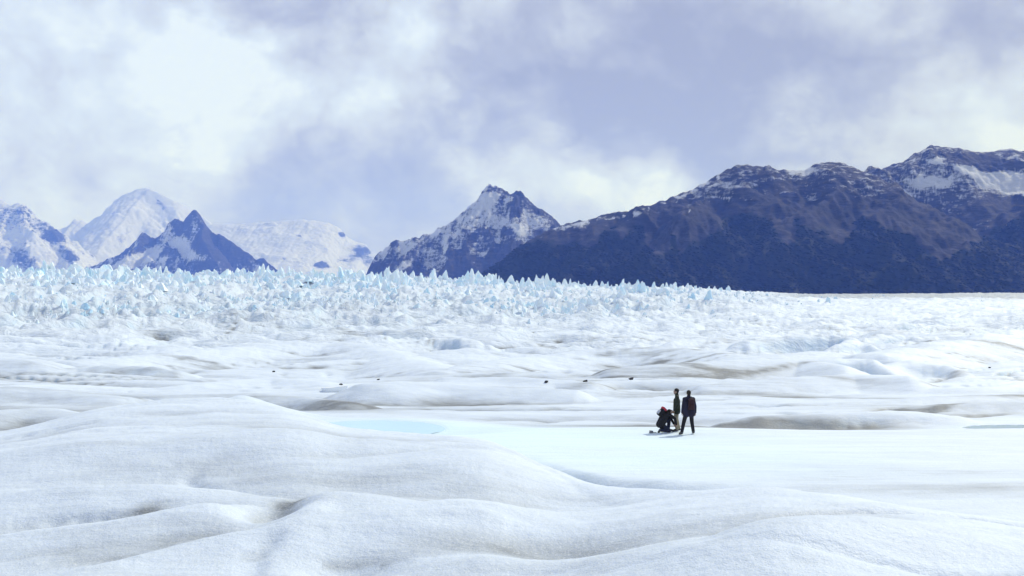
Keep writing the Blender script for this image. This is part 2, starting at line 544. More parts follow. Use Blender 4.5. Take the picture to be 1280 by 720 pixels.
def add_attr(me, name, vals):
    a = me.attributes.new(name, 'FLOAT', 'POINT')
    a.data.foreach_set('value', np.ascontiguousarray(vals, dtype=np.float32).ravel())


def link(name, me, mat=None, parent=None):
    o = bpy.data.objects.new(name, me)
    COL.objects.link(o)
    if mat is not None and not me.materials:
        me.materials.append(mat)
    if parent is not None:
        o.parent = parent
    return o


def tag(o, label=None, cat=None, group=None, kind=None):
    if label: o['label'] = label
    if cat: o['category'] = cat
    if group: o['group'] = group
    if kind: o['kind'] = kind
    return o


def empty(name, loc, rz=0.0):
    o = bpy.data.objects.new(name, None)
    o.empty_display_size = 0.2
    o.location = loc
    o.rotation_euler = (0, 0, rz)
    COL.objects.link(o)
    return o


def new_mat(name):
    m = bpy.data.materials.new(name)
    m.use_nodes = True
    t = m.node_tree
    b = t.nodes['Principled BSDF']
    return m, t, b


def attr(tree, name):
    n = tree.nodes.new('ShaderNodeAttribute')
    n.attribute_name = name
    return n.outputs['Fac']


def coords(tree, scale=(1, 1, 1), rot=(0, 0, 0)):
    g = tree.nodes.new('ShaderNodeNewGeometry')
    m = tree.nodes.new('ShaderNodeMapping')
    m.inputs['Scale'].default_value = scale
    m.inputs['Rotation'].default_value = rot
    tree.links.new(g.outputs['Position'], m.inputs['Vector'])
    return m.outputs[0]


def bump(tree, h, strength, dist, prev=None):
    n = tree.nodes.new('ShaderNodeBump')
    n.inputs['Strength'].default_value = strength
    n.inputs['Distance'].default_value = dist
    tree.links.new(h, n.inputs['Height'])
    if prev is not None:
        tree.links.new(prev, n.inputs['Normal'])
    return n.outputs[0]


def simple_mat(name, col, rough=0.8, var=0.25, scale=25.0, spec=0.3):
    m, t, b = new_mat(name)
    n = noise_node(t, coords(t), scale, 4)
    c = mix_node(t, n, tuple(v * (1 - var) for v in col), tuple(min(1, v * (1 + var)) for v in col))
    t.links.new(c, b.inputs['Base Color'])
    b.inputs['Roughness'].default_value = rough
    b.inputs['Specular IOR Level'].default_value = spec
    t.links.new(bump(t, noise_node(t, coords(t), scale * 3, 3), 0.3, 0.01), b.inputs['Normal'])
    return m


# glacier ice: crusty white melt surface, dust streaks, a strip of painted shade, clean blue ice where it is exposed
M_ICE, t, b = new_mat("glacier_ice")
dust_shade = attr(t, 'dust_shade'); blue = attr(t, 'blue'); wet = attr(t, 'wet')
st = noise_node(t, coords(t, (0.16, 0.75, 1.0), (0, 0, R(12))), 1.0, 7, 0.65, 0.5)
fine = noise_node(t, coords(t, (1, 1, 1)), 38.0, 3, 0.7)
mid_n = noise_node(t, coords(t, (0.5, 1.1, 1)), 2.2, 5, 0.6)
rough = attr(t, 'rough'); band = attr(t, 'band')
df = math_node(t, 'ADD', dust_shade, math_node(t, 'MULTIPLY', math_node(t, 'SUBTRACT', st, 0.5), 0.9))
fol = noise_node(t, coords(t, (0.035, 0.34, 0.34), (0, 0, R(15))), 1.0, 6, 0.62, 0.4)   # foliation bands of dirty ice
fol = math_node(t, 'MULTIPLY', math_node(t, 'MULTIPLY', math_node(t, 'SUBTRACT', fol, 0.56), 6.0, clamp=True), band)
df = math_node(t, 'ADD', df, math_node(t, 'MULTIPLY', fol, 0.55))
df = math_node(t, 'ADD', df, math_node(t, 'MULTIPLY', math_node(t, 'SUBTRACT', mid_n, 0.5), 0.42), clamp=True)
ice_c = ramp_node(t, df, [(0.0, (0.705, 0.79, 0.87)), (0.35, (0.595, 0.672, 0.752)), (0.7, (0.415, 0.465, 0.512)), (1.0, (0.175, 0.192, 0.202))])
ice_c = mix_node(t, math_node(t, 'MULTIPLY', math_node(t, 'SUBTRACT', fine, 0.5), 1.6, clamp=True), ice_c, (0.98, 0.98, 0.98))  # pale grain painted in for the glints of the crust
ice_c = mix_node(t, math_node(t, 'MULTIPLY', blue, 0.85, clamp=True), ice_c, (0.50, 0.67, 0.81))
ice_c = mix_node(t, math_node(t, 'MULTIPLY', wet, 0.85, clamp=True), ice_c, (0.71, 0.91, 0.95))
t.links.new(ice_c, b.inputs['Base Color'])
b.inputs['Roughness'].default_value = 0.62
b.inputs['Specular IOR Level'].default_value = 0.35
h1 = noise_node(t, coords(t), 9.0, 5, 0.65)
h2 = noise_node(t, coords(t), 55.0, 2, 0.6)
nb = bump(t, h1, 0.36, 0.06)
nb = bump(t, h2, 0.5, 0.012, nb)
nb = bump(t, noise_node(t, coords(t, (0.25, 0.8, 0.5), (0, 0, R(14))), 0.8, 6, 0.6), 0.5, 0.25, nb)
nf = noise_node(t, coords(t, (0.10, 0.16, 0.16), (0, 0, R(20))), 1.0, 7, 0.66, 0.6)
nb = bump(t, math_node(t, 'MULTIPLY', nf, rough), 0.75, 5.0, nb)
t.links.new(nb, b.inputs['Normal'])

M_SERAC, t, b = new_mat("serac_ice")
sn = noise_node(t, coords(t), 0.045, 5, 0.6, 0.6)
sn2 = noise_node(t, coords(t), 0.35, 4, 0.6)
sv = math_node(t, 'ADD', sn, math_node(t, 'MULTIPLY', math_node(t, 'SUBTRACT', sn2, 0.5), 0.35))
sc_ = ramp_node(t, sv, [(0.30, (0.52, 0.78, 0.93)), (0.42, (0.70, 0.88, 0.96)), (0.54, (0.84, 0.92, 0.96))])
t.links.new(sc_, b.inputs['Base Color'])
b.inputs['Roughness'].default_value = 0.45
b.inputs['Specular IOR Level'].default_value = 0.35
t.links.new(bump(t, noise_node(t, coords(t, (1, 1, 0.35)), 0.5, 5, 0.6), 0.6, 1.2), b.inputs['Normal'])

# ------------------------------------------------------------------ glacier mesh
NC, NR = 850, 770
ang_in = np.linspace(-R(33), R(33), NC)
ang_out = np.linspace(R(33), R(327), 64)[1:-1]
angs = np.concatenate([ang_in, ang_out])
rad = np.concatenate([np.geomspace(1.6, 2900, NR), np.geomspace(2900, 28000, 22)[1:]])
A, Q = np.meshgrid(angs, rad)
GX = Q * np.sin(A); GY = Q * np.cos(A)
GZ = height(GX.ravel(), GY.ravel()).reshape(GX.shape)
GZ[rad > 6000, :] = np.minimum(GZ[rad > 6000, :], -40)
nr, nc = GX.shape
V = np.stack([GX, GY, GZ], -1).reshape(-1, 3)
i = np.arange(nr - 1)[:, None] * nc
j = np.arange(nc)[None, :]
j2 = (j + 1) % nc
FQ = np.stack([i + j, i + j2, i + nc + j2, i + nc + j], -1).reshape(-1, 4)
V = np.concatenate([V, [[0, 0, float(GZ[0].mean())]]])
# slope and curvature for dust and blue ice
gx, gy, gz = V[:-1, 0], V[:-1, 1], V[:-1, 2]
uu, dd = polar(gx, gy)
dr = np.gradient(GX, axis=0), np.gradient(GY, axis=0), np.gradient(GZ, axis=0)
da = np.gradient(GX, axis=1), np.gradient(GY, axis=1), np.gradient(GZ, axis=1)
nx = dr[1] * da[2] - dr[2] * da[1]; ny = dr[2] * da[0] - dr[0] * da[2]; nz = dr[0] * da[1] - dr[1] * da[0]
nl = np.sqrt(nx * nx + ny * ny + nz * nz) + 1e-9
slope = 1 - np.abs(nz / nl).ravel()
dustn = fbm(gx / 14 + 0.1 * gy, gy / 6, 4, 201)
dustl = fbm(gx / 60, gy / 40, 3, 207)
dv_ = 0.30 + 0.28 * dustn + 0.30 * dustl
dv_ = dv_ * np.interp(dd, [0, 10, 30, 70, 150, 350, 700], [0.75, 0.9, 0.85, 1.1, 0.95, 0.5, 0.05])
DUST_SHADE_SPOTS = [  # px, py, d, rx, ry, amount: dirty hollows, and shade painted under the whaleback
    (343, 631, 0, 0.22, 0.34, 0.9), (70, 641, 0, 0.8, 0.2, 0.30), (152, 637, 0, 0.26, 0.25, 0.6), (1230, 600, 21, 4.5, 1.2, 0.35), (1180, 590, 24, 5, 1.2, 0.30),
    (60, 530, 40, 7, 4, 0.35), (350, 497, 57, 9, 4, 0.45), (420, 500, 55, 4, 2.5, 0.35), (1000, 528, 48.3, 5.5, 0.9, 1.0), (870, 527, 47.5, 2.6, 0.9, 0.9),  # last two paint the shade along the whaleback's steep front
    (760, 522, 47.5, 5, 0.5, 0.35), (500, 498, 62, 6, 2, 0.35), (1180, 508, 60, 10, 2.5, 0.25), (120, 485, 70, 14, 5, 0.25), (1250, 502, 58, 6, 2, 0.25),
    (300, 575, 0, 4, 3.0, 0.16), (80, 695, 0, 1.4, 0.7, 0.18), (480, 612, 0, 2.4, 1.2, 0.14), (250, 660, 0, 1.5, 0.5, 0.1), (40, 480, 66, 14, 5, 0.25)]
for (px, py, d_, rx, ry, a_) in DUST_SHADE_SPOTS:
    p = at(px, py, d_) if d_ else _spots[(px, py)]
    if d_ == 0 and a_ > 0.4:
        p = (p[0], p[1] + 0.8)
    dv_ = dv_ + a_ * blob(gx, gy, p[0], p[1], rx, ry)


def box_blur(a, r, c):
    for ax, k in ((0, r), (1, c)):
        p = np.pad(a, [(k + 1, k) if m == ax else (0, 0) for m in (0, 1)], 'edge')
        cs = np.cumsum(p, axis=ax)
        n = a.shape[ax]
        a = (np.take(cs, np.arange(2 * k + 1, 2 * k + 1 + n), ax) - np.take(cs, np.arange(0, n), ax)) / (2 * k + 1)
    return a


hol = (box_blur(box_blur(GZ, 9, 14), 9, 14) - GZ).ravel() / (0.006 * np.maximum(dd, 8))
hol = np.where((np.abs(np.arctan2(gx, gy)) < R(33)) & (dd > 9), hol, 0)
dv_ = dv_ + np.clip(hol, -0.4, 1.2) * 0.55 * sstep(-0.4, 0.3, dustn) * np.interp(dd, [9, 40, 300, 700], [0.5, 1, 0.8, 0.25])
kxx = gx + 7 * perlin(gx / 31, gy / 31, 5); kyy = gy + 7 * perlin(gx / 27, gy / 27, 9)
kxx, kyy = kxx * 0.92 + kyy * 0.30, kyy * 0.95 - kxx * 0.22
chn = 0
for (sx_c, sy_c, sd, thr) in ((34, 9, 141, 0.07), (20, 4.2, 143, 0.09), (75, 24, 147, 0.06)):
    chn = np.maximum(chn, channel(kxx, kyy, dd, sx_c, sy_c, sd, thr))
dv_ = dv_ + 0.75 * chn * sstep(-0.5, 0.3, dustl + dustn)
dv_ = dv_ + 0.75 * sstep(0.22, 0.32, uu) * sstep(800, 1150, dd)
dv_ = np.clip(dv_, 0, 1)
bl_ = np.clip((slope - 0.10) * 3.0, 0, 0.75) * sstep(30, 50, dd) * (1 - 0.3 * sstep(300, 600, dd))
bl_ = bl_ + 0.30 * serac_zone(uu, dd) * sstep(0.0, 0.5, fbm(gx / 90, gy / 120, 3, 215) + 0.15)
for (cx_, cy_, rx, ry, wl) in POOLS:
    bl_ = bl_ + 0.8 * np.exp(-np.hypot((gx - cx_) / rx, (gy - cy_) / ry) ** 4)
wet_ = 0.85 * blob(gx, gy, 1.0, 35.0, 7.0, 6.0) + 0.45 * blob(gx, gy, 4.0, 28.0, 6, 5) + 0.95 * blob(gx, gy, -4.5, 42.5, 7, 4.5)
wet_ = np.clip(wet_ * (0.8 + 0.5 * fbm(gx / 5, gy / 2.5, 3, 221)), 0, 1)
dv_ = dv_ * (1 - 0.7 * wet_)
me = mesh_from("glacier", V, FQ)
rough_ = sstep(90, 320, dd) * (0.45 + 0.55 * serac_zone(uu, dd))
band_ = sstep(50, 90, dd) * (1 - sstep(350, 700, dd)) * sstep(-0.35, 0.35, dustn + 0.6 * dustl)
for nm, ar in (("rough", rough_), ("band", band_), ("dust_shade", dv_), ("blue", np.clip(bl_, 0, 1)), ("wet", wet_)):
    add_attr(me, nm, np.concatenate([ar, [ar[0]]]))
glacier = tag(link("glacier", me, M_ICE), "wide white glacier surface of rounded melting ice waves", "glacier", kind='structure')
# cap under the camera
capf = [(k, (k + 1) % nc, len(V) - 1) for k in range(nc)]
bmx = bmesh.new()
ring = [bmx.verts.new(V[k]) for k in range(nc)]
cen = bmx.verts.new(V[-1])
for k in range(nc):
    bmx.faces.new((ring[k], ring[(k + 1) % nc], cen))
bmesh.ops.recalc_face_normals(bmx, faces=bmx.faces)
cme = bpy.data.meshes.new("ice_underfoot"); bmx.to_mesh(cme); bmx.free()
link("ice_underfoot", cme, M_ICE, glacier)


def ground(x, y):
    return float(height(np.array([x]), np.array([y]))[0])


# ------------------------------------------------------------------ melt water
M_WATER, t, b = new_mat("melt_water")
wn = noise_node(t, coords(t, (0.4, 1, 1)), 0.6, 4)
t.links.new(mix_node(t, wn, (0.55, 0.85, 0.93), (0.66, 0.90, 0.95)), b.inputs['Base Color'])
b.inputs['Roughness'].default_value = 0.12
b.inputs['Specular IOR Level'].default_value = 0.5
t.links.new(bump(t, noise_node(t, coords(t, (1, 2, 1)), 5.0, 3), 0.06, 0.02), b.inputs['Normal'])
M_WATER2, t, b = new_mat("melt_water_grey")
wn = noise_node(t, coords(t, (0.4, 1, 1)), 0.6, 4)
t.links.new(mix_node(t, wn, (0.36, 0.50, 0.56), (0.44, 0.57, 0.62)), b.inputs['Base Color'])
b.inputs['Roughness'].default_value = 0.1
t.links.new(bump(t, noise_node(t, coords(t, (1, 2, 1)), 5.0, 3), 0.06, 0.02), b.inputs['Normal'])
for n_, ((cx_, cy_, rx, ry, wl), mt, lab) in enumerate(zip(POOLS, (M_WATER, M_WATER2), (
        "bright turquoise melt pool behind the nearest ice hump", "narrow blue grey melt pool at the foot of a low ice hump"))):
    K = 64
    vs = [(cx_, cy_, wl)] + [(cx_ + rx * (1.02 + 0.08 * math.sin(3 * a) + 0.04 * math.sin(7 * a + 1)) * math.cos(a),
                              cy_ + ry * (1.02 + 0.03 * math.sin(4 * a + 2)) * math.sin(a), wl) for a in [2 * math.pi * k / K for k in range(K)]]
    fs = [(0, 1 + k, 1 + (k + 1) % K) for k in range(K)]
    tag(link("meltwater_pool", mesh_from("meltwater_pool", np.array(vs), np.array(fs)), mt), lab, "pool", kind='structure')


# ------------------------------------------------------------------ seracs
def serac_mesh(seed, blade):
    """a fin of ice: an uneven ragged ridge with two or three broken tops"""
    r = random.Random(seed)
    K, LV = 10, 5
    n_top = r.choice((1, 2, 2, 3))
    tops = [(r.uniform(-0.35, 0.35) if k else r.uniform(-0.12, 0.12), 1.0 if k == 0 else r.uniform(0.55, 0.9)) for k in range(n_top)]
    lean = (r.uniform(-0.22, 0.22), r.uniform(-0.12, 0.12))
    prof = lambda x: max(h_ * max(0.0, 1 - abs(x - c_) * r_) for (c_, h_), r_ in zip(tops, (1.7, 2.6, 3.0)))
    ph = [r.uniform(0, 6) for _ in range(3)]
    verts, faces = [], []
    for li in range(LV):
        q = li / (LV - 1)
        s_ = (1.0 - 0.86 * q ** 0.9)
        for k in range(K):
            a = 2 * math.pi * k / K
            out = s_ * (1 + 0.18 * math.sin(2 * a + ph[0]) + 0.14 * math.sin(3 * a + ph[1] + 2 * q)) * r.uniform(0.82, 1.18)
            x = 0.6 * math.cos(a) * (1.0 - 0.58 * q) * r.uniform(0.85, 1.15)
            y = 0.6 * blade * math.sin(a) * out
            top = 0.16 + 0.84 * prof(x) if q > 0 else 0
            z = -0.45 + (top + 0.45) * q ** 0.85 + (r.uniform(-0.06, 0.06) if li else 0)
            verts.append((x + lean[0] * max(z, 0), y + lean[1] * max(z, 0), z))
    for li in range(LV - 1):
        for k in range(K):
            a, b_ = li * K + k, li * K + (k + 1) % K
            faces += [(a, b_, b_ + K), (a, b_ + K, a + K)]
    o_ = (LV - 1) * K
    for k in range(1, K // 2):
        a, b_, c_, d_ = o_ + k - 1, o_ + k, o_ + K - k, o_ + (K - k + 1) % K
        faces += [(a, b_, c_), (a, c_, d_)]
    return np.array(verts), np.array(faces)


SER = [serac_mesh(100 + k, 0.45 + 0.05 * (k % 7)) for k in range(16)]
SER_ME = []
for k, (v_, f_) in enumerate(SER):
    m_ = mesh_from("serac", v_, f_, smooth=False); m_.materials.append(M_SERAC); SER_ME.append(m_)
cand = []
for _ in range(60000):
    u_ = random.uniform(-0.60, 0.50)
    d_ = math.exp(random.uniform(math.log(400), math.log(1650)))
    cand.append((u_, d_))
cu = np.array([c[0] for c in cand]); cd = np.array([c[1] for c in cand])
cz = serac_zone(cu, cd)
topd = np.interp(640 + F * cu, TOP_PX, TOP_D)
crest_w = np.exp(-((cd - topd) / 220) ** 2)
patch = sstep(-0.15, 0.35, fbm(cu * cd / 75, cd / 95, 3, 301))
prob = np.clip(cz ** 1.5 * (0.10 + 0.72 * crest_w + 0.55 * patch), 0, 1) * (cd < topd + 60)
keep = np.array([random.random() for _ in cand]) < prob * 0.31
cu, cd, crest_w, patch = cu[keep], cd[keep], crest_w[keep], patch[keep]
sx_ = cu * cd; sy_ = cd.copy()
sz_ = height(sx_, sy_)
hs = np.array([0.45 + 1.05 * random.random() ** 2.2 for _ in sx_])
hs = hs * (3.2 + 5.4 * crest_w + 2.6 * patch) * (1 - 0.45 * sstep(0.08, 0.36, cu)) * np.interp(cd, [400, 900], [0.42, 1])
ws = hs * np.array([random.uniform(0.7, 1.8) for _ in sx_]) * 1.15
hs = hs * (0.62 + 0.85 * sstep(-0.25, 0.35, fbm(sx_ / 55, sy_ / 90, 3, 331)))
rot = np.array([random.uniform(-1.2, 1.2) for _ in sx_])
order = np.argsort(-(hs / cd))
NPART = 290
for k in order[:NPART]:
    o = link("serac", SER_ME[int(k) % 16], None, glacier)
    o.location = (sx_[k], sy_[k], sz_[k] - 0.4)
    o.scale = (ws[k], ws[k], hs[k])
    o.rotation_euler = (random.uniform(-0.1, 0.1), random.uniform(-0.16, 0.16), rot[k])
allv, allf, off = [], [], 0
for k in order[NPART:]:
    v_, f_ = SER[int(k) % 16]
    c_, s_ = math.cos(rot[k]), math.sin(rot[k])
    X = v_[:, 0] * ws[k]; Y = v_[:, 1] * ws[k]
    allv.append(np.stack([sx_[k] + X * c_ - Y * s_, sy_[k] + X * s_ + Y * c_, sz_[k] - 0.4 + v_[:, 2] * hs[k]], -1))
    allf.append(f_ + off); off += len(v_)
o = link("serac_field", mesh_from("serac_field", np.concatenate(allv), np.concatenate(allf), smooth=False), M_SERAC, glacier)
o['kind'] = 'stuff'
print("seracs", len(sx_))

# ------------------------------------------------------------------ mountains
M_MTN, t, b = new_mat("mountain_rock")
snow = attr(t, 'snow'); veg = attr(t, 'forest'); grs = attr(t, 'grass'); ms = attr(t, 'fineness')
crd = coords(t, (1, 1, 1))
# strata: noise squeezed in height
nA = noise_node(t, coords(t, (0.011, 0.011, 0.045), (0.12, 0.10, 0)), 1.0, 9, 0.70, 0.3)
nB = noise_node(t, crd, 0.02, 6, 0.65)
rock = ramp_node(t, nA, [(0.32, (0.026, 0.026, 0.03)), (0.55, (0.055, 0.053, 0.055)), (0.75, (0.11, 0.104, 0.104))])
grass_c = mix_node(t, nB, (0.017, 0.018, 0.018), (0.034, 0.033, 0.031))
forest_c = mix_node(t, nB, (0.018, 0.024, 0.016), (0.030, 0.038, 0.024))


def thresh(tree, a, n, k, sharp):
    v = math_node(tree, 'ADD', a, math_node(tree, 'MULTIPLY', math_node(tree, 'SUBTRACT', n, 0.5), k))
    return math_node(tree, 'ADD', math_node(tree, 'MULTIPLY', math_node(tree, 'SUBTRACT', v, 0.5), sharp), 0.5, clamp=True)


c = mix_node(t, thresh(t, grs, nB, 0.9, 3.0), rock, grass_c)
c = mix_node(t, thresh(t, veg, nB, 0.5, 6.0), c, forest_c)
snow_c = mix_node(t, nB, (0.46, 0.48, 0.52), (0.66, 0.68, 0.72))
c = mix_node(t, thresh(t, snow, math_node(t, 'ADD', math_node(t, 'MULTIPLY', nA, 0.6), math_node(t, 'MULTIPLY', noise_node(t, crd, 0.05, 6, 0.7), 0.4)), 2.0, 3.2), c, snow_c)
t.links.new(c, b.inputs['Base Color'])
b.inputs['Roughness'].default_value = 0.9
b.inputs['Specular IOR Level'].default_value = 0.15
t.links.new(bump(t, nA, 0.8, 18.0), b.inputs['Normal'])


def densify(pts, D_jit, seed, step=4.0):
    r = random.Random(seed)
    out = []
    for (a, b_) in zip(pts[:-1], pts[1:]):
        n = max(1, int(abs(b_[0] - a[0]) / step))
        for k in range(n):
            q = k / n
            p = [a[m] + (b_[m] - a[m]) * q for m in range(3)]
            if k:
                p[1] += r.uniform(-D_jit, D_jit)
            out.append(at(*p))
    out.append(at(*pts[-1]))
    return out


def mountain(name, label, skyline, spurs, slope_f, slope_b, front, back, res, noise_amp, noise_len, paint, jag=1.0, seed=1, base=-60, fine=0.26):
    sky_pts = densify(skyline, jag, seed)
    D0 = np.mean([p[2] for p in skyline])
    xs = [p[0] for p in sky_pts]
    x0, x1 = min(xs) - 0.05 * D0, max(xs) + 0.05 * D0
    gx_ = np.arange(x0, x1, res); gy_ = np.arange(D0 - front, D0 + back, res * 1.3)
    X, Y = np.meshgrid(gx_, gy_)
    sh = X.shape
    X = X.ravel(); Y = Y.ravel()
    wxx = X + 0.25 * noise_len * perlin(X / noise_len, Y / noise_len, seed + 3)
    wyy = Y + 0.25 * noise_len * perlin(X / noise_len, Y / noise_len, seed + 4)
    ds, sg, hh = poly_dist(X, Y, sky_pts)
    sl = slope_f + (slope_b - slope_f) * sstep(-0.9, 0.9, sg)
    z = hh - sl * ds
    dmin = ds
    for (pts, s_) in spurs:
        sp = densify(pts, jag * 0.6, seed + 5, 8.0)
        d2, g2, h2 = poly_dist(wxx, wyy, sp)
        z = smax(z, h2 - s_ * d2, 6.0)
        dmin = np.minimum(dmin, d2)
    rn = ridged(wxx / noise_len, wyy / (noise_len * 1.5), 5, seed + 20, 0.52)
    fade = sstep(0, noise_len * 0.5, ds)
    z = z + noise_amp * (rn - 0.55) * (0.18 + 0.82 * fade)
    z = z + noise_amp * fine * fbm(X / (noise_len * 0.12), Y / (noise_len * 0.12), 3, seed + 40) * (0.55 + 0.45 * fade)
    z = np.maximum(z, base)
    px_ = 640 + F * X / Y; py_ = 360 - F * z / Y
    px_, py_ = px_ + 9 * fbm(px_ / 22, py_ / 14, 4, seed + 60, 0.6), py_ + 6 * fbm(px_ / 20, py_ / 12, 4, seed + 61, 0.6)
    Z2 = z.reshape(sh)
    gy2, gx2 = np.gradient(Z2, res * 1.3, res)
    steep = np.hypot(gx2, gy2).ravel()
    sn_, fo_, gr_ = paint(px_, py_, X, Y, z, steep, rn, gx2.ravel())
    ny_, nx_ = sh
    i_ = np.arange(ny_ - 1)[:, None] * nx_; j_ = np.arange(nx_ - 1)[None, :]
    fq = np.stack([i_ + j_, i_ + j_ + 1, i_ + nx_ + j_ + 1, i_ + nx_ + j_], -1).reshape(-1, 4)
    me_ = mesh_from(name, np.stack([X, Y, z], -1), fq)
    add_attr(me_, 'snow', np.clip(sn_, -0.5, 1.5)); add_attr(me_, 'forest', np.clip(fo_, -0.5, 1.5)); add_attr(me_, 'grass', np.clip(gr_, -0.5, 1.5))
    o_ = tag(link(name, me_, M_MTN), label, "mountain", kind='structure')
    return o_, X, Y, z, fo_


def pblob(px_, py_, cx_, cy_, rx, ry, rot=0.0):
    return blob(px_, py_, cx_, cy_, rx, ry, rot)


# --- dark forested mountain on the right
TREE_X = [500, 600, 640, 690, 720, 760, 800, 812, 818, 836, 842, 850, 862, 880, 915, 925, 945, 965, 985, 1000, 1030, 1055, 1065, 1080, 1100, 1130, 1150, 1175, 1200, 1230, 1280, 1400]
TREE_Y = [340, 318, 300, 285, 287, 284, 284, 300, 315, 315, 290, 312, 300, 300, 268, 264, 268, 277, 287, 268, 282, 303, 290, 270, 275, 291, 305, 330, 312, 292, 268, 240]


def treeline(px_, py_):
    return (py_ - np.interp(px_, TREE_X, TREE_Y)) / 14.0


def paint_right(px_, py_, X, Y, z, steep, rn, gxx):
    fo = 0.5 + 0.6 * treeline(px_, py_) + 0.55 * fbm(X / 90, z / 70, 4, 401) + 0.5 * (0.52 - rn)
    for (a, b_, rx, ry, rr, am) in ((705, 300, 30, 16, -0.4, 0.9), (735, 318, 14, 34, 0.15, 0.9), (1010, 305, 26, 24, 0.3, 0.9), (985, 300, 16, 10, 0, 0.5),
                                    (775, 300, 5, 26, 0.3, 0.6), (1040, 330, 14, 20, 0, 0.6), (668, 293, 18, 8, -0.5, 0.7)):
        fo = fo - am * pblob(px_, py_, a, b_, rx, ry, rr)
    gr = 0.75 - np.abs(treeline(px_, py_) + 1.6) / 3.2 + 0.2 * fbm(X / 200, z / 60, 3, 405)
    alt = np.interp(px_, [560, 700, 900, 1100, 1400], [275, 282, 240, 232, 232])
    sn = 0.10 + 0.24 * sstep(26, -26, py_ - alt) + 0.38 * fbm(X / 48, z / 11, 4, 411) - 0.9 * sstep(12, 40, py_ - alt)
    sky_y = np.interp(px_, [700, 740, 800, 845, 900], [283, 275, 262, 247, 218])
    sn = sn + 0.55 * np.exp(-((py_ - sky_y - 2) / 2.6) ** 2) * (px_ < 900) * (px_ > 690) * sstep(-0.25, 0.2, fbm(px_ / 11, py_ / 30, 3, 419))
    for (a, b_, rx, ry, rr, am) in ((1003, 213, 16, 4, 0.05, 0.9), (990, 211, 12, 3, 0, 0.6), (900, 246, 26, 3, 0.05, 0.35), (1030, 275, 5, 3, 0.5, 1.0), (1048, 278, 3, 2, 0, 0.8), (1010, 248, 8, 6, 0, 0.35),
                                    (885, 236, 20, 5, -0.5, 0.12), (862, 262, 2, 5, 0, 0.7), (920, 232, 30, 8, 0, 0.15), (1085, 240, 24, 12, 0, 0.2)):
        sn = sn + am * pblob(px_, py_, a, b_, rx, ry, rr)
    return sn, fo, gr


sk = [(540, 362, 5200), (590, 346, 5200), (620, 330, 5200), (650, 306, 5200), (680, 289, 5200), (700, 281, 5200), (740, 273, 5200), (775, 265, 5200), (800, 258, 5200), (845, 245, 5200), (870, 232, 5200),
      (900, 215, 5200), (918, 207, 5200), (930, 206, 5200), (950, 209, 5200), (985, 212, 5200), (1010, 211, 5200), (1026, 205, 5200), (1045, 203, 5200), (1062, 207, 5200), (1076, 215, 5300),
      (1110, 235, 5400), (1150, 270, 5500), (1200, 310, 5500), (1240, 350, 5500)]
spurs = [([(925, 207, 5150), (890, 240, 4900), (850, 275, 4600), (810, 320, 4300), (790, 355, 4100)], 0.55),
         ([(800, 258, 5150), (770, 290, 4850), (730, 330, 4550), (700, 360, 4350)], 0.5),
         ([(950, 209, 5150), (945, 250, 4850), (930, 290, 4600), (900, 340, 4250)], 0.6),
         ([(1040, 204, 5150), (1020, 240, 4900), (985, 275, 4650), (960, 320, 4400), (940, 355, 4200)], 0.55),
         ([(1055, 206, 5150), (1065, 245, 4900), (1075, 270, 4700), (1060, 320, 4400), (1040, 356, 4150)], 0.6)]
mt1 = mountain("forested_mountain", "dark mountain with forested lower slopes and a rounded bare top", sk, spurs, 0.62, 0.6, 1500, 700, 7.5, 120, 420, paint_right, 1.0, 31, fine=0.15)


# --- summit with the snowfield at far right
def paint_far_right(px_, py_, X, Y, z, steep, rn, gxx):
    fo = 0.5 + 0.6 * treeline(px_, py_) + 0.55 * fbm(X / 90, z / 70, 4, 421) + 0.5 * (0.52 - rn)
    gr = 0.5 - np.abs(treeline(px_, py_) + 1.6) / 2.2 + 0.2 * fbm(X / 200, z / 60, 3, 425)
    sn = 0.20 + 0.46 * fbm(X / 45, z / 11, 4, 431) + 0.16 * sstep(260, 225, py_) - 0.8 * sstep(285, 315, py_)
    for (a, b_, rx, ry, rr, am) in ((1262, 228, 30, 10, 0.10, 1.6), (1225, 218, 20, 4, 0.5, 1.2), (1290, 234, 22, 9, 0, 1.3), (1262, 262, 45, 9, -0.25, -1.0), (1205, 212, 16, 3, 0.4, 0.7), (1262, 199, 24, 3, 0, 0.55), (1170, 200, 10, 4, -0.3, 0.7),
                                    (1160, 224, 20, 6, -0.1, 0.5), (1148, 232, 14, 4, 0, 0.5), (1180, 230, 14, 5, -0.4, 0.5), (1125, 242, 20, 4, 0, 0.5), (1262, 262, 12, 10, -0.5, 0.5),
                                    (1235, 275, 18, 4, -0.5, 0.5), (1190, 282, 10, 4, -0.7, 0.3), (1125, 267, 8, 2.5, 0.3, 1.0), (1165, 262, 40, 14, 0.1, 0.12)):
        sn = sn + am * pblob(px_, py_, a, b_, rx, ry, rr)
    sn = sn - 0.9 * pblob(px_, py_, 1238, 203, 40, 7, 0.08)
    return sn, fo, gr


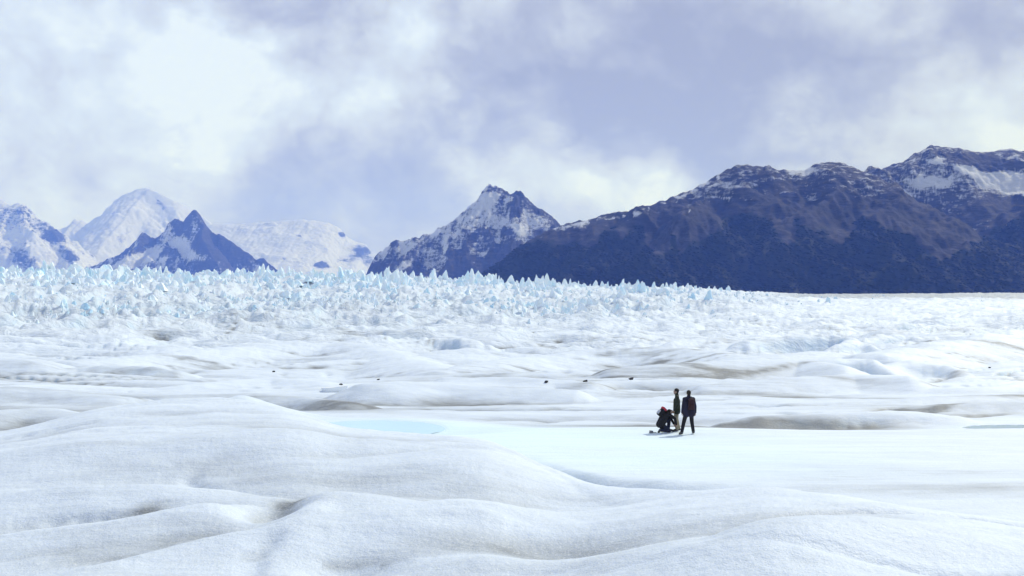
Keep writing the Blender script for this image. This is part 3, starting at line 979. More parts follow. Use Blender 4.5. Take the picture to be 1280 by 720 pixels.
sk = [(1020, 250, 6400), (1060, 230, 6400), (1080, 214, 6400), (1085, 207, 6400), (1090, 206, 6400), (1095, 213, 6400), (1110, 213, 6400), (1130, 203, 6400), (1150, 190, 6400), (1165, 181, 6400), (1180, 183, 6400),
      (1210, 188, 6400), (1232, 189, 6400), (1260, 186, 6400), (1285, 190, 6400), (1330, 180, 6400), (1400, 195, 6400), (1500, 220, 6400)]
spurs = [([(1168, 182, 6350), (1185, 205, 6150), (1215, 232, 5950), (1240, 248, 5800), (1300, 240, 5700), (1380, 230, 5600)], 0.6),
         ([(1150, 190, 6350), (1130, 225, 6100), (1120, 260, 5850), (1140, 300, 5500), (1150, 345, 5100)], 0.6),
         ([(1400, 210, 5500), (1320, 250, 5300), (1270, 268, 5200), (1220, 300, 5000), (1180, 330, 4800), (1150, 358, 4600)], 0.55),
         ([(1085, 207, 6350), (1085, 235, 6000), (1090, 260, 5700)], 0.6)]
mt2 = mountain("snowfield_mountain", "dark rocky summit with a pale snowfield below its ridge", sk, spurs, 0.60, 0.6, 2000, 700, 9.0, 120, 400, paint_far_right, 0.9, 47, fine=0.17)


# --- pointed peak in the middle
def paint_peak(px_, py_, X, Y, z, steep, rn, gxx):
    edge = np.interp(py_, [230, 240, 262, 290, 310, 345], [628, 634, 622, 602, 580, 548])   # dark spur that splits the face
    side = sstep(6, -10, px_ - edge)
    alt = sstep(345, 262, py_)
    strk = fbm((px_ + py_ * 0.85) / 4.5, (px_ * 0.85 - py_) / 15.0, 5, 455, 0.65)
    sn = 0.20 + 0.26 * side * alt + 0.60 * strk + 0.7 * (0.52 - rn) + 0.12 * alt - 0.45 * sstep(300, 345, py_) * (px_ > 560)
    for (a, b_, rx, ry, rr, am) in ((596, 262, 24, 9, -0.85, 0.4), (612, 250, 8, 12, 0.4, 0.4), (646, 284, 17, 5, 0.42, 1.1), (635, 250, 5, 4, -0.7, 0.8), (625, 300, 16, 3, -0.25, 0.45), (605, 318, 6, 3, -0.7, 0.6),
                                    (505, 333, 14, 4, -0.5, 0.7), (500, 318, 20, 6, -0.2, 0.25), (520, 303, 30, 4, -0.3, 0.35), (558, 300, 3, 20, 0.2, 0.5), (545, 290, 10, 4, -0.4, 0.4), (640, 262, 14, 10, 0.6, 0.1)):
        sn = sn + am * pblob(px_, py_, a, b_, rx, ry, rr)
    sn = sn - 0.35 * pblob(px_, py_, 655, 252, 14, 12, 0.8) - 0.35 * pblob(px_, py_, 614, 236, 9, 4, 0)
    return sn, np.full_like(sn, -0.5), np.full_like(sn, -0.5)


sk = [(440, 362, 8600), (456, 346, 8600), (465, 326, 8600), (475, 313, 8600), (495, 301, 8600), (520, 297, 8600), (540, 291, 8600), (548, 283, 8600), (553, 284, 8600), (560, 279, 8600), (575, 268, 8600), (585, 259, 8600), (600, 245, 8600),
      (606, 236, 8600), (611, 230, 8600), (616, 233, 8600), (625, 235, 8600), (631, 239, 8600), (638, 243, 8600), (648, 238.5, 8600), (660, 250, 8600), (672, 262, 8600), (690, 274, 8600), (700, 281, 8600), (740, 315, 8600), (790, 355, 8600)]
spurs = [([(648, 239, 8560), (630, 254, 8420), (602, 288, 8150), (578, 312, 7950), (540, 347, 7650)], 0.95),
         ([(648, 239, 8560), (655, 275, 8250), (640, 310, 7900), (610, 350, 7550)], 0.8),
         ([(611, 231, 8560), (590, 268, 8350), (560, 310, 8050), (525, 350, 7750)], 0.85),
         ([(690, 275, 8560), (680, 310, 8250), (660, 350, 7900)], 0.8),
         ([(520, 297, 8560), (500, 325, 8300), (470, 352, 8050)], 0.8)]
mountain("pointed_peak", "steep pointed rock peak streaked with snow above the icefall", sk, spurs, 1.05, 0.95, 1250, 500, 8.0, 130, 260, paint_peak, 1.5, 63)


# --- dark rock spire on the left
def paint_spire(px_, py_, X, Y, z, steep, rn, gxx):
    strk = fbm((px_ * 0.9 - py_) / 7.0, (px_ + py_ * 0.9) / 3.6, 4, 465, 0.65)
    sn = 0.16 + 0.75 * strk + 0.7 * (0.52 - rn) + 0.20 * sstep(235, 130, px_) + 0.14 * sstep(300, 335, py_) * sstep(300, 240, px_)
    for (a, b_, rx, ry, rr, am) in ((228, 310, 18, 6, 0.75, 1.0), (188, 318, 16, 6, -0.6, 1.0), (168, 326, 20, 5, -0.35, 1.35), (205, 325, 10, 4, -0.8, 0.7), (250, 322, 12, 5, 0.3, 0.5), (322, 335, 4, 8, -0.3, 0.8), (245, 285, 3, 10, -0.3, 0.3)):
        sn = sn + am * pblob(px_, py_, a, b_, rx, ry, rr)
    sn = sn - 0.5 * pblob(px_, py_, 285, 312, 30, 22, 0.5) - 0.35 * pblob(px_, py_, 180, 296, 14, 10, 0)
    return sn, np.full_like(sn, -0.5), np.full_like(sn, -0.5)


DS = 13500
sk = [(90, 345, DS), (105, 335, DS), (130, 326, DS), (150, 319, DS), (166, 304, DS), (178, 288, DS), (188, 296, DS), (200, 301, DS), (205, 290, DS), (210, 277, DS), (218, 273, DS), (226, 276, DS), (232, 275, DS), (238, 266, DS),
      (244, 261, DS), (250, 268, DS), (257, 281, DS), (262, 290, DS), (275, 292, DS), (290, 301, DS), (305, 312, DS), (320, 324, DS), (330, 323, DS), (345, 336, DS), (360, 350, DS)]
spurs = [([(178, 288, DS - 69), (165, 315, DS - 576), (130, 345, DS - 1152)], 1.35), ([(210, 277, DS - 69), (205, 305, DS - 403), (240, 340, DS - 1036)], 1.35),
         ([(244, 262, DS - 69), (262, 300, DS - 576), (280, 345, DS - 1152)], 1.35), ([(205, 300, DS - 230), (190, 325, DS - 691), (170, 350, DS - 1152)], 1.35)]
mountain("rock_spire", "dark jagged rock spire standing before the snowy range", sk, spurs, 1.25, 1.0, 1650, 600, 12.5, 145, 360, paint_spire, 1.5, 71)


# --- snowy slope at the left edge
def paint_edge(px_, py_, X, Y, z, steep, rn, gxx):
    strk = fbm((px_ + py_ * 0.4) / 8.0, (py_ - px_ * 0.7) / 4.0, 4, 475, 0.65)
    sn = 0.80 + 0.55 * strk + 0.4 * (0.52 - rn)
    for (a, b_, rx, ry, rr, am) in ((68, 296, 16, 12, 0.6, -0.65), (85, 318, 12, 8, 0.6, -0.55), (30, 325, 22, 12, 0.4, -0.6), (92, 324, 8, 5, 0, -0.5), (10, 268, 20, 20, 0.4, -0.22), (40, 275, 24, 12, 0.5, -0.25), (60, 330, 26, 8, 0, 0.3), (45, 305, 14, 8, 0.6, 0.4)):
        sn = sn + am * pblob(px_, py_, a, b_, rx, ry, rr)
    return sn, np.full_like(sn, -0.5), np.full_like(sn, -0.5)


DE = 18000
sk = [(-160, 260, DE), (-100, 235, DE), (-40, 240, DE), (0, 247, DE), (12, 256, DE), (22, 253, DE), (36, 262, DE), (52, 276, DE), (62, 281, DE), (75, 294, DE), (90, 306, DE), (100, 316, DE), (108, 332, DE), (120, 350, DE)]
spurs = [([(22, 254, DE - 92), (35, 290, DE - 806), (50, 340, DE - 1843)], 0.7), ([(62, 282, DE - 115), (80, 310, DE - 806), (95, 345, DE - 1612)], 0.8), ([(-20, 250, DE - 115), (0, 300, DE - 1036), (15, 345, DE - 1843)], 0.7)]
mountain("snowy_mountain", "snowy mountainside with grey rock ribs fading into cloud", sk, spurs, 0.75, 0.8, 2300, 750, 18.0, 195, 560, paint_edge, 0.8, 83)


# --- snow dome half hidden in cloud
def paint_dome(px_, py_, X, Y, z, steep, rn, gxx):
    sn = 1.12 + 0.35 * fbm(px_ / 16.0, py_ / 9.0, 4, 485)  # rock patches kept weak, so snow colour carries the cloud veil
    for (a, b_, rx, ry, rr, am) in ((100, 283, 16, 5, 0.4, -0.55), (118, 292, 10, 4, 0.3, -0.5), (140, 262, 8, 18, 0.1, -0.4), (160, 288, 16, 14, 0.4, -0.42), (200, 256, 4, 13, -0.45, -0.75), (150, 300, 12, 8, 0, -0.3), (205, 296, 8, 12, 0.2, -0.3)):
        sn = sn + am * pblob(px_, py_, a, b_, rx, ry, rr)
    return sn, np.full_like(sn, -0.5), np.full_like(sn, -0.5)


DD = 23000
sk = [(55, 312, DD), (75, 295, DD), (85, 282, DD), (94, 272, DD), (100, 277, DD), (112, 286, DD), (128, 284, DD), (136, 262, DD), (144, 249, DD), (158, 241, DD), (172, 236, DD), (184, 234, DD), (194, 243, DD), (202, 257, DD), (210, 268, DD),
      (225, 274, DD), (250, 285, DD), (270, 300, DD), (300, 330, DD)]
spurs = [([(184, 235, DD - 92), (170, 270, DD - 1036), (150, 300, DD - 1958), (110, 345, DD - 2995)], 0.6), ([(94, 273, DD - 92), (100, 300, DD - 921), (90, 345, DD - 2188)], 0.6), ([(200, 256, DD - 115), (215, 290, DD - 1036), (230, 340, DD - 2304)], 0.6)]
mountain("snow_dome", "high snow dome half lost in low cloud behind the rock spire", sk, spurs, 0.6, 0.8, 3400, 950, 23.0, 140, 900, paint_dome, 0.5, 91)


# --- snow plateau with a rocky right end
def paint_plateau(px_, py_, X, Y, z, steep, rn, gxx):
    sn = 1.02 + 0.25 * fbm(px_ / 18.0, py_ / 5.0, 4, 495)
    for (a, b_, rx, ry, rr, am) in ((404, 332, 9, 4, 0.1, -1.3), (452, 312, 13, 9, 0.6, -0.85), (430, 292, 7, 4, 0.6, -0.85), (440, 322, 16, 7, 0, -0.5), (375, 296, 4, 2, 0.3, -0.7), (355, 323, 5, 2, 0.2, -0.6), (383, 309, 3, 1.5, 0, -0.5),
                                    (350, 278, 5, 2, 0, -0.4), (462, 330, 6, 10, 0, -0.5), (368, 276, 4, 1.5, 0, -0.4), (426, 325, 8, 3, 0, -0.4)):
        sn = sn + am * pblob(px_, py_, a, b_, rx, ry, rr)
    return sn, np.full_like(sn, -0.5), np.full_like(sn, -0.5)


DP = 21500
sk = [(225, 300, DP), (250, 288, DP), (268, 279, DP), (300, 280, DP), (345, 276, DP), (380, 274, DP), (412, 279, DP), (424, 285, DP), (434, 296, DP), (446, 302, DP), (458, 306, DP), (465, 318, DP), (466, 332, DP), (472, 350, DP)]
spurs = [([(345, 277, DP - 92), (355, 300, DP - 1036), (360, 345, DP - 2304)], 0.4), ([(434, 297, DP - 92), (440, 320, DP - 806), (430, 350, DP - 1728)], 0.6)]
mountain("snow_plateau", "smooth snow slope with a few dark rocks and a rocky right end", sk, spurs, 0.42, 0.8, 3400, 800, 20.0, 80, 680, paint_plateau, 0.5, 97)

# ------------------------------------------------------------------ forest on the dark mountain
M_TREE = simple_mat("beech_foliage", (0.026, 0.034, 0.022), 0.9, 0.2, 0.05, 0.1)
tv, tf, off = [], [], 0
ico = []
for lev, (zz, rr_) in enumerate(((0.0, 0.30), (0.35, 0.50), (0.75, 0.34))):
    ico += [(rr_ * math.cos(2 * math.pi * k / 5 + lev * 0.6), rr_ * math.sin(2 * math.pi * k / 5 + lev * 0.6), zz) for k in range(5)]
ico.append((0, 0, 1.0))
tf0 = []
for l_ in range(2):
    for k in range(5):
        a_, b_ = l_ * 5 + k, l_ * 5 + (k + 1) % 5
        tf0.append((a_, b_, b_ + 5)); tf0.append((a_, b_ + 5, a_ + 5))
tf0 += [(10 + k, 10 + (k + 1) % 5, 15) for k in range(5)]
ico = np.array(ico); tf0 = np.array(tf0)
for (o_, X, Y, z, fo), n_t in ((mt1, 7000), (mt2, 2800)):
    px_ = 640 + F * X / Y
    ok = np.where((fo > 0.55) & (z > -40) & (px_ < 1330) & (Y < 5300))[0]
    pick = rng.choice(ok, min(n_t, len(ok)), replace=False)
    for k in pick:
        s_ = rng.uniform(6, 9); w_ = rng.uniform(20, 28)
        tv.append(ico * (w_, w_, s_) + (X[k] + rng.uniform(-4, 4), Y[k] + rng.uniform(-4, 4), z[k] - 2.5))
        tf.append(tf0 + off); off += len(ico)
tag(link("forest", mesh_from("forest", np.concatenate(tv), np.concatenate(tf)), M_TREE), "dark forest covering the lower slopes of the mountain", "forest", kind='stuff')

# ------------------------------------------------------------------ rocks and loose ice on the glacier
M_ROCK = simple_mat("dark_rock", (0.045, 0.045, 0.05), 0.85, 0.4, 6.0)
M_SLAB = simple_mat("clean_ice", (0.86, 0.90, 0.92), 0.4, 0.06, 3.0, 0.5)


def rock_mesh(name, seed, sx, sy, sz):
    bm = bmesh.new()
    bmesh.ops.create_icosphere(bm, subdivisions=3, radius=1.0)
    r = random.Random(seed)
    pl = [(Vector((r.uniform(-1, 1), r.uniform(-1, 1), r.uniform(-0.6, 1))).normalized(), r.uniform(0.55, 0.85)) for _ in range(9)]
    for v in bm.verts:
        for n_, d_ in pl:
            e = v.co.dot(n_) - d_
            if e > 0:
                v.co -= n_ * e * 0.92
        v.co = Vector((v.co.x * sx, v.co.y * sy, v.co.z * sz))
    me_ = bpy.data.meshes.new(name); bm.to_mesh(me_); bm.free()
    return me_


def on_ice(px, d):
    """point of the ice at this depth"""
    x_ = (px - 640) / F * d
    return x_, d, ground(x_, d)


for (px, py, w_, h_, lab) in (
        (342, 465, 5, 3, "small dark rock lying alone on the long ice back at the left"),
        (426, 481, 7, 3, "flat dark rock beside the bright broken ice slab"),
        (473, 475, 5, 3, "dark rock on the ice just above the hump with the blue cliff"),
        (683, 478, 7, 4, "dark slanted rock, first of three along the ice behind the kneeling hiker"),
        (732, 477, 9, 4, "dark rock, middle one of three along the ice behind the hikers"),
        (789, 474, 10, 4, "largest dark rock, nearest above the three hikers' heads"),
        (1237, 460, 4, 3, "tiny dark rock alone on the ice far to the right of the hikers")):
    d_ = find_depth(px, py, 55, 160)
    x_, y_, z_ = on_ice(px, d_)
    me_ = rock_mesh("rock", px, 0.42 * w_ / F * d_, 0.36 * w_ / F * d_, 0.42 * h_ / F * d_)
    me_.materials.append(M_ROCK)
    o = tag(link("rock", me_), lab, "rock", "dark rocks strewn on the ice")
    o.location = (x_, y_, z_ + 0.18 * h_ / F * d_)
    o.rotation_euler = (0.1, -0.2, 0.4)

d_ = find_depth(416, 489, 50, 85)
x_, y_, z_ = on_ice(416, d_)
bm = bmesh.new()
K = 12
top = []
bot = []
for k in range(K):
    a_ = 2 * math.pi * k / K
    q = 1 + 0.25 * math.sin(3 * a_ + 1) + random.uniform(-0.08, 0.08)
    top.append(bm.verts.new((0.95 * q * math.cos(a_), 0.55 * q * math.sin(a_), 0.34 + random.uniform(-0.03, 0.03) + 0.10 * math.cos(a_))))
    bot.append(bm.verts.new((0.88 * q * math.cos(a_), 0.50 * q * math.sin(a_), -0.12)))
bm.faces.new(top); bm.faces.new(bot[::-1])
for k in range(K):
    bm.faces.new((bot[k], bot[(k + 1) % K], top[(k + 1) % K], top[k]))
bmesh.ops.bevel(bm, geom=[e for e in bm.edges], offset=0.02, segments=1, affect='EDGES')
bmesh.ops.recalc_face_normals(bm, faces=bm.faces)
me_ = bpy.data.meshes.new("ice_slab"); bm.to_mesh(me_); bm.free()
o = tag(link("ice_slab", me_, M_SLAB), "bright white broken ice slab lying in the brown hollow behind the pool", "ice slab")
o.location = (x_, y_, z_)

# ------------------------------------------------------------------ people
M_SKIN = simple_mat("skin", (0.32, 0.215, 0.17), 0.6, 0.08)
M_HAIR = simple_mat("dark_hair", (0.018, 0.014, 0.012), 0.6, 0.4, 80)
M_EYE = simple_mat("eye_dark", (0.02, 0.02, 0.02), 0.3, 0.1)
M_LIP = simple_mat("lip", (0.30, 0.13, 0.11), 0.6, 0.1)
M_GREEN = simple_mat("green_black_jacket", (0.022, 0.030, 0.022), 0.75, 0.35, 18)
M_NAVY = simple_mat("navy_jacket", (0.016, 0.015, 0.035), 0.75, 0.35, 18)
M_BLACK = simple_mat("black_cloth", (0.014, 0.014, 0.018), 0.8, 0.35, 18)
M_DBLUE = simple_mat("dark_blue_trousers", (0.016, 0.020, 0.045), 0.8, 0.35, 18)
M_KHAKI = simple_mat("khaki_trousers", (0.27, 0.24, 0.17), 0.85, 0.2, 18)
M_BOOT = simple_mat("grey_boot_leather", (0.06, 0.06, 0.065), 0.6, 0.3, 30)
M_STEEL = simple_mat("crampon_steel", (0.30, 0.30, 0.32), 0.4, 0.2, 30)
M_RED = simple_mat("red_pack_cloth", (0.42, 0.035, 0.06), 0.75, 0.25, 18)
M_PALE = simple_mat("pale_grey_pack_cloth", (0.45, 0.46, 0.52), 0.75, 0.15, 18)
M_MAROON = simple_mat("maroon_pack_cloth", (0.034, 0.013, 0.019), 0.75, 0.3, 18)
M_STRAP = simple_mat("black_webbing", (0.015, 0.015, 0.017), 0.8, 0.2, 40)
M_POUCH = simple_mat("grey_pouch_cloth", (0.20, 0.20, 0.23), 0.8, 0.2, 30)


def capsule(bm, p0, p1, r0, r1, seg=12):
    p0, p1 = Vector(p0), Vector(p1)
    ax = p1 - p0
    ln = ax.length
    rings = []
    q = ax.to_track_quat('Z', 'Y').to_matrix() if ln > 1e-6 else Matrix.Identity(3)
    prof = [(-r0 * math.cos(a), r0 * math.sin(a)) for a in (0.0, 0.5, 1.0, 1.4)] + [(ln + r1 * math.sin(a), r1 * math.cos(a)) for a in (0.15, 0.55, 1.05, math.pi / 2)]
    for (h_, rr_) in prof:
        rr_ = max(rr_, 1e-4)
        rings.append([bm.verts.new(p0 + q @ Vector((rr_ * math.cos(2 * math.pi * k / seg), rr_ * math.sin(2 * math.pi * k / seg), h_))) for k in range(seg)])
    for a, b_ in zip(rings[:-1], rings[1:]):
        for k in range(seg):
            bm.faces.new((a[k], a[(k + 1) % seg], b_[(k + 1) % seg], b_[k]))
    bm.faces.new(rings[0][::-1]); bm.faces.new(rings[-1])


def ball(bm, c, r, sx=1, sy=1, sz=1, rotm=None):
    ret = bmesh.ops.create_uvsphere(bm, u_segments=16, v_segments=10, radius=1.0)
    for v in ret['verts']:
        p = Vector((v.co.x * r * sx, v.co.y * r * sy, v.co.z * r * sz))
        if rotm is not None:
            p = rotm @ p
        v.co = p + Vector(c)


def fuse(name, bm, mat, parent, voxel=0.012, smooth_it=6, ratio=0.35):
    """union of the shapes as ONE continuous smooth surface"""
    tmp = bpy.data.meshes.new("tmp"); bm.to_mesh(tmp); bm.free()
    ob = bpy.data.objects.new("tmp", tmp); COL.objects.link(ob)
    m = ob.modifiers.new("r", 'REMESH'); m.mode = 'VOXEL'; m.voxel_size = voxel; m.use_smooth_shade = True
    m = ob.modifiers.new("s", 'SMOOTH'); m.factor = 0.5; m.iterations = smooth_it
    m = ob.modifiers.new("d", 'DECIMATE'); m.ratio = ratio
    dg = bpy.context.evaluated_depsgraph_get()
    me_ = bpy.data.meshes.new_from_object(ob.evaluated_get(dg))
    me_.name = name
    bpy.data.objects.remove(ob); bpy.data.meshes.remove(tmp)
    me_.polygons.foreach_set('use_smooth', np.ones(len(me_.polygons), dtype=bool))
    me_.materials.clear()
    return link(name, me_, mat, parent)


def add_hand(bm, wrist, elbow, side, curl=0.5):
    w = Vector(wrist); f = (w - Vector(elbow)).normalized()
    up = Vector((side, 0, 0))
    up = (up - f * up.dot(f))
    up = up.normalized() if up.length > 1e-3 else Vector((0, 1, 0))
    lat = f.cross(up).normalized()          # across the knuckles
    if lat.y < 0:
        lat = -lat                          # thumb side forward
    palm_n = -up
    k0 = w + f * 0.085
    for a in (-0.022, 0.0, 0.022):
        capsule(bm, w + lat * a * 0.6, k0 + lat * a, 0.019, 0.013, 8)
    for a, l_ in ((0.031, 0.072), (0.010, 0.080), (-0.011, 0.074), (-0.031, 0.058)):
        b0 = k0 + lat * a
        b1 = b0 + (f * math.cos(curl) + palm_n * math.sin(curl)).normalized() * l_ * 0.5
        b2 = b1 + (f * math.cos(curl * 2) + palm_n * math.sin(curl * 2)).normalized() * l_ * 0.5
        capsule(bm, b0, b1, 0.0095, 0.0085, 7); capsule(bm, b1, b2, 0.0085, 0.007, 7)
    t0 = w + f * 0.03 + lat * 0.026
    t1 = t0 + (f * 0.75 + lat * 0.55 + palm_n * 0.2).normalized() * 0.042
    t2 = t1 + (f * 0.95 + lat * 0.1 + palm_n * 0.35).normalized() * 0.032
    capsule(bm, t0, t1, 0.013, 0.011, 7); capsule(bm, t1, t2, 0.011, 0.008, 7)


def make_person(label, loc, rz, J, jacket, trousers, hem, boots=True):
    root = empty("person", loc, rz)
    tag(root, label, "person", "hikers on the glacier")
    V3 = lambda k: Vector(J[k])
    hc = V3('head'); hr = Matrix.Rotation(J['head_yaw'], 3, 'Z') @ Matrix.Rotation(-J['head_pitch'], 3, 'X')
    H = lambda x, y, z: hc + hr @ Vector((x, y, z))
    # one continuous body
    bm = bmesh.new()
    ball(bm, H(0, -0.012, 0.025), 0.095, 0.80, 0.98, 1.0, hr)
    capsule(bm, H(0, 0.035, -0.055), H(0, 0.02, 0.03), 0.052, 0.066)
    capsule(bm, H(0, 0.062, -0.088), H(0, 0.055, -0.06), 0.026, 0.034)
    capsule(bm, H(0, 0.098, -0.022), H(0, 0.082, 0.012), 0.016, 0.011, 8)          # nose
    for s in (-1, 1):
        ball(bm, H(s * 0.078, -0.01, -0.012), 0.03, 0.35, 0.6, 1.0, hr)             # ear
    capsule(bm, V3('neck'), H(0, -0.005, -0.05), 0.056, 0.052)
    ch, pe = V3('chest'), V3('pelvis')
    across = (V3('shoulder_r') - V3('shoulder_l')).normalized()
    for s in (-1, 1):
        capsule(bm, pe + across * s * 0.075, ch + across * s * 0.08, 0.095, 0.105)
    capsule(bm, V3('shoulder_l'), V3('shoulder_r'), 0.06, 0.06)
    capsule(bm, ch, V3('neck'), 0.09, 0.055)
    for sd, s in (('l', -1), ('r', 1)):
        capsule(bm, V3('shoulder_' + sd), V3('elbow_' + sd), 0.050, 0.038)
        capsule(bm, V3('elbow_' + sd), V3('wrist_' + sd), 0.038, 0.026)
        add_hand(bm, J['wrist_' + sd], J['elbow_' + sd], s)
        capsule(bm, V3('hip_' + sd), V3('knee_' + sd), 0.082, 0.052)
        capsule(bm, V3('knee_' + sd), V3('ankle_' + sd), 0.052, 0.036)
        capsule(bm, V3('ankle_' + sd), V3('toe_' + sd), 0.036, 0.03)
    fuse("body", bm, M_SKIN, root, 0.0065, 3, 0.3)
    # eyes and mouth
    for s in (-1, 1):
        bm = bmesh.new(); ball(bm, H(s * 0.032, 0.076, 0.018), 0.011, 1.2, 0.6, 0.8, hr)
        me_ = bpy.data.meshes.new("eye"); bm.to_mesh(me_); bm.free(); link("eye", me_, M_EYE, root)
    bm = bmesh.new(); capsule(bm, H(-0.02, 0.082, -0.058), H(0.02, 0.082, -0.058), 0.006, 0.006, 8)
    me_ = bpy.data.meshes.new("mouth"); bm.to_mesh(me_); bm.free(); link("mouth", me_, M_LIP, root)
    # hair
    bm = bmesh.new()
    ball(bm, H(0, -0.024, 0.044), 0.104, 0.86, 0.96, 0.90, hr)
    ball(bm, H(0, -0.06, -0.01), 0.07, 1.0, 0.7, 1.1, hr)
    fuse("hair", bm, M_HAIR, root, 0.010, 3, 0.5)
    # jacket
    bm = bmesh.new()
    hemv = Vector(J['hem'])
    for s in (-1, 1):
        capsule(bm, hemv + across * s * 0.10, ch + across * s * 0.095, hem, 0.135)
    capsule(bm, V3('shoulder_l'), V3('shoulder_r'), 0.085, 0.085)
    capsule(bm, ch, V3('neck'), 0.11, 0.075)
    capsule(bm, V3('neck') - Vector((0, 0, 0.01)), V3('neck') + (H(0, -0.02, -0.07) - V3('neck')) * 0.55, 0.078, 0.080)
    for sd in 'lr':
        capsule(bm, V3('shoulder_' + sd), V3('elbow_' + sd), 0.078, 0.062)
        e_, w_ = V3('elbow_' + sd), V3('wrist_' + sd)
        capsule(bm, e_, w_ + (e_ - w_) * 0.04, 0.062, 0.046)
    jk = fuse("jacket", bm, jacket, root, 0.012, 4, 0.35)
    # trousers
    bm = bmesh.new()
    capsule(bm, V3('hip_l'), V3('hip_r'), 0.115, 0.115)
    capsule(bm, pe, (V3('hip_l') + V3('hip_r')) / 2, 0.12, 0.11)
    for sd in 'lr':
        capsule(bm, V3('hip_' + sd), V3('knee_' + sd), 0.104, 0.080)
        k_, a_ = V3('knee_' + sd), V3('ankle_' + sd)
        capsule(bm, k_, a_ + (k_ - a_) * 0.08, 0.080, 0.066)
    fuse("trousers", bm, trousers, root, 0.012, 4, 0.35)
    # boots
    for sd in 'lr':
        a_, t_ = V3('ankle_' + sd), V3('toe_' + sd)
        bm = bmesh.new()
        fd = (t_ - a_); fd = Vector((fd.x, fd.y, fd.z)); fn = fd.normalized()
        capsule(bm, a_ + (V3('knee_' + sd) - a_).normalized() * 0.10, a_, 0.062, 0.058)
        capsule(bm, a_ - fn * 0.03 + (t_ - a_) * 0.1, t_, 0.056, 0.046)
        bt = fuse("boot", bm, M_BOOT, root, 0.010, 3, 0.4)
    return root


def standing(stance_l=(-0.10, 0.0), stance_r=(0.10, 0.0), arms=0.0):
    J = dict(head=(0, 0.03, 1.62), head_yaw=0.0, head_pitch=0.0, neck=(0, -0.01, 1.46), chest=(0, 0.0, 1.25), pelvis=(0, 0, 0.97), hem=(0, 0, 0.84),
             shoulder_l=(-0.175, -0.01, 1.40), shoulder_r=(0.175, -0.01, 1.40),
             elbow_l=(-0.245, -0.04, 1.11), elbow_r=(0.245, -0.04, 1.11), wrist_l=(-0.26, 0.03, 0.86), wrist_r=(0.26, 0.03, 0.86),
             hip_l=(-0.09, 0, 0.91), hip_r=(0.09, 0, 0.91))
    for sd, st in (('l', stance_l), ('r', stance_r)):
        s = -1 if sd == 'l' else 1
        J['ankle_' + sd] = (st[0], st[1] - 0.04, 0.085)
        J['toe_' + sd] = (st[0] + s * 0.03, st[1] + 0.13, 0.045)
        hx, hy = J['hip_' + sd][0], J['hip_' + sd][1]
        J['knee_' + sd] = (hx + (st[0] - hx) * 0.48, hy + (st[1] - hy) * 0.48 + 0.035, 0.50)
    return J


def place(px, d):
    x_ = (px - 640) / F * d
    return (x_, d, ground(x_, d))


# walker seen from behind, legs apart
J = standing((-0.33, -0.12), (0.20, 0.10))
J['pelvis'] = (-0.01, 0, 0.94); J['hem'] = (0, 0, 0.82)
J['wrist_r'] = (0.27, 0.02, 0.86)
DW = 38.0
p_walk = place(861, DW)
make_person("person seen from behind in a navy jacket and dark trousers, legs apart", p_walk, R(4), J, M_NAVY, M_BLACK, 0.155)

# standing person facing left
DS2 = 38.9
J = standing((-0.09, 0.03), (0.10, -0.05))
J['head_pitch'] = R(-4)
J['wrist_l'] = (-0.25, 0.10, 0.88); J['wrist_r'] = (0.24, 0.0, 0.87)
p_stand = place(846, DS2)
make_person("standing person in a dark green jacket and khaki trousers, facing the kneeling hiker", p_stand, R(82), J, M_GREEN, M_KHAKI, 0.150)

# kneeling person bent over the boots of the standing one
J = dict(head=(0.02, 0.26, 0.83), head_yaw=R(-8), head_pitch=R(-48), neck=(0, 0.13, 0.80), chest=(0, 0.02, 0.68), pelvis=(0, -0.14, 0.37), hem=(0, -0.15, 0.32),
         shoulder_l=(-0.18, 0.12, 0.76), shoulder_r=(0.18, 0.12, 0.76),
         elbow_l=(-0.22, 0.36, 0.56), elbow_r=(0.22, 0.38, 0.58), wrist_l=(-0.10, 0.46, 0.32), wrist_r=(0.12, 0.48, 0.33),
         hip_l=(-0.10, -0.15, 0.34), hip_r=(0.10, -0.15, 0.34),
         knee_l=(-0.16, 0.28, 0.50), knee_r=(0.17, 0.16, 0.095), ankle_l=(-0.15, 0.24, 0.09), ankle_r=(0.14, -0.22, 0.12), toe_l=(-0.17, 0.42, 0.045), toe_r=(0.14, -0.28, 0.05))
DK = 38.6
p_kneel = place(830, DK)
make_person("person kneeling on one knee and bending over in dark blue clothes", p_kneel, R(-78), J, M_BLACK, M_DBLUE, 0.150)


# ------------------------------------------------------------------ backpacks
def rounded_box(bm, c, size, rotm, r=0.05):
    ret = bmesh.ops.create_cube(bm, size=1.0)
    vs = ret['verts']
    es = list({e for v in vs for e in v.link_edges})
    for v in vs:
        taper = 1.0 - 0.24 * (v.co.z + 0.5)
        v.co = Vector((v.co.x * size[0] * taper, v.co.y * size[1], v.co.z * size[2]))
    out = bmesh.ops.bevel(bm, geom=es, offset=r, segments=3, affect='EDGES', profile=0.6)
    allv = list({v for f in out['faces'] for v in f.verts} | {v for v in vs if v.is_valid})
    for v in allv:
        v.co = rotm @ v.co + Vector(c)


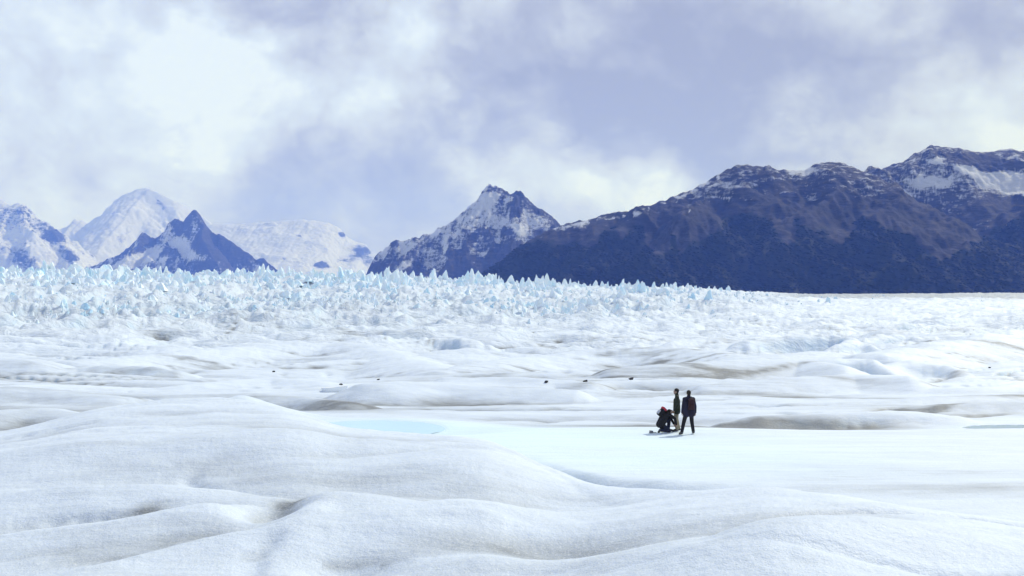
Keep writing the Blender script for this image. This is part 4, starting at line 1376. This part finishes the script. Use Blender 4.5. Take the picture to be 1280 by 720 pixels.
def pack(name, label, loc, rz, c, tilt, size, m_main, m_top, m_pocket, sh):
    root = empty(name, loc, rz)
    tag(root, label, "backpack", "backpacks worn by the hikers")
    rm = Matrix.Rotation(tilt, 3, 'X')
    P = lambda x, y, z: Vector(c) + rm @ Vector((x, y, z))

    def part(nm, fn, mat):
        bm = bmesh.new(); fn(bm)
        bmesh.ops.recalc_face_normals(bm, faces=bm.faces)
        me_ = bpy.data.meshes.new(nm); bm.to_mesh(me_); bm.free()
        me_.polygons.foreach_set('use_smooth', np.ones(len(me_.polygons), dtype=bool))
        return link(nm, me_, mat, root)
    w, dp, h = size
    part("pack_bag", lambda bm: rounded_box(bm, c, size, rm, 0.055), m_main)
    part("top_lid", lambda bm: rounded_box(bm, P(0, -0.01, h * 0.47), (w * 0.95, dp * 1.08, h * 0.26), rm, 0.04), m_top)
    part("front_pocket", lambda bm: rounded_box(bm, P(0, -dp * 0.52, -h * 0.16), (w * 0.72, dp * 0.4, h * 0.48), rm, 0.03), m_pocket)
    for s in (-1, 1):
        def strap(bm, s=s):
            pts = [P(s * w * 0.3, dp * 0.45, h * 0.35), Vector(sh[0]) + Vector((s * 0.11, 0, 0)), Vector(sh[1]) + Vector((s * 0.12, 0, 0)), P(s * w * 0.42, dp * 0.6, -h * 0.35)]
            for a, b_ in zip(pts[:-1], pts[1:]):
                capsule(bm, a, b_, 0.018, 0.018, 8)
        part("strap", strap, M_STRAP)
    part("haul_loop", lambda bm: capsule(bm, P(-0.03, dp * 0.4, h * 0.56), P(0.03, dp * 0.4, h * 0.56), 0.01, 0.01, 8), M_STRAP)
    return root


pack("backpack", "small maroon backpack on the back of the walking hiker", p_walk, R(4), (0.05, -0.20, 1.20), R(4), (0.27, 0.15, 0.40), M_MAROON, M_MAROON, M_MAROON, ((0, 0.0, 1.49), (0, 0.14, 1.30)))
pack("backpack", "backpack with red lid and pale grey pocket on the kneeling hiker", p_kneel, R(-78), (0, -0.10, 0.82), R(-42), (0.30, 0.19, 0.36), M_BLACK, M_RED, M_PALE, ((0, 0.10, 0.875), (0, 0.20, 0.70)))

# small pouch on the ice
pz = place(814, 38.4)
root = empty("pouch", pz, 0.5)
tag(root, "small grey pouch lying on the ice behind the kneeling hiker", "pouch")
bm = bmesh.new(); rounded_box(bm, (0, 0, 0.045), (0.17, 0.10, 0.10), Matrix.Rotation(0.1, 3, 'Y'), 0.03)
me_ = bpy.data.meshes.new("pouch_body"); bm.to_mesh(me_); bm.free(); link("pouch_body", me_, M_POUCH, root)
bm = bmesh.new(); rounded_box(bm, (0.0, -0.005, 0.088), (0.15, 0.10, 0.03), Matrix.Rotation(0.12, 3, 'Y'), 0.01)
me_ = bpy.data.meshes.new("pouch_flap"); bm.to_mesh(me_); bm.free(); link("pouch_flap", me_, M_POUCH, root)
bm = bmesh.new()
for a, b_ in (((0.07, 0, 0.02), (0.16, 0.03, 0.012)), ((0.16, 0.03, 0.012), (0.24, -0.01, 0.012))):
    capsule(bm, a, b_, 0.01, 0.01, 8)
me_ = bpy.data.meshes.new("strap"); bm.to_mesh(me_); bm.free(); link("strap", me_, M_STRAP, root)

# ------------------------------------------------------------------ haze
M_HAZE = bpy.data.materials.new("haze_air"); M_HAZE.use_nodes = True
t = M_HAZE.node_tree; t.nodes.clear()
pv = t.nodes.new('ShaderNodeVolumePrincipled')
pv.inputs['Color'].default_value = (0.13, 0.26, 1.0, 1)
pv.inputs['Absorption Color'].default_value = (1, 1, 1, 1)
pv.inputs['Density'].default_value = 5.6e-5
ou = t.nodes.new('ShaderNodeOutputMaterial'); t.links.new(pv.outputs[0], ou.inputs['Volume'])
bm = bmesh.new()
bmesh.ops.create_cube(bm, size=1.0)
for v in bm.verts:
    v.co = Vector((v.co.x * 60000, v.co.y * 60000, -62 + (v.co.z + 0.5) * 2750))
me_ = bpy.data.meshes.new("haze"); bm.to_mesh(me_); bm.free()
tag(link("haze", me_, M_HAZE), kind='stuff')
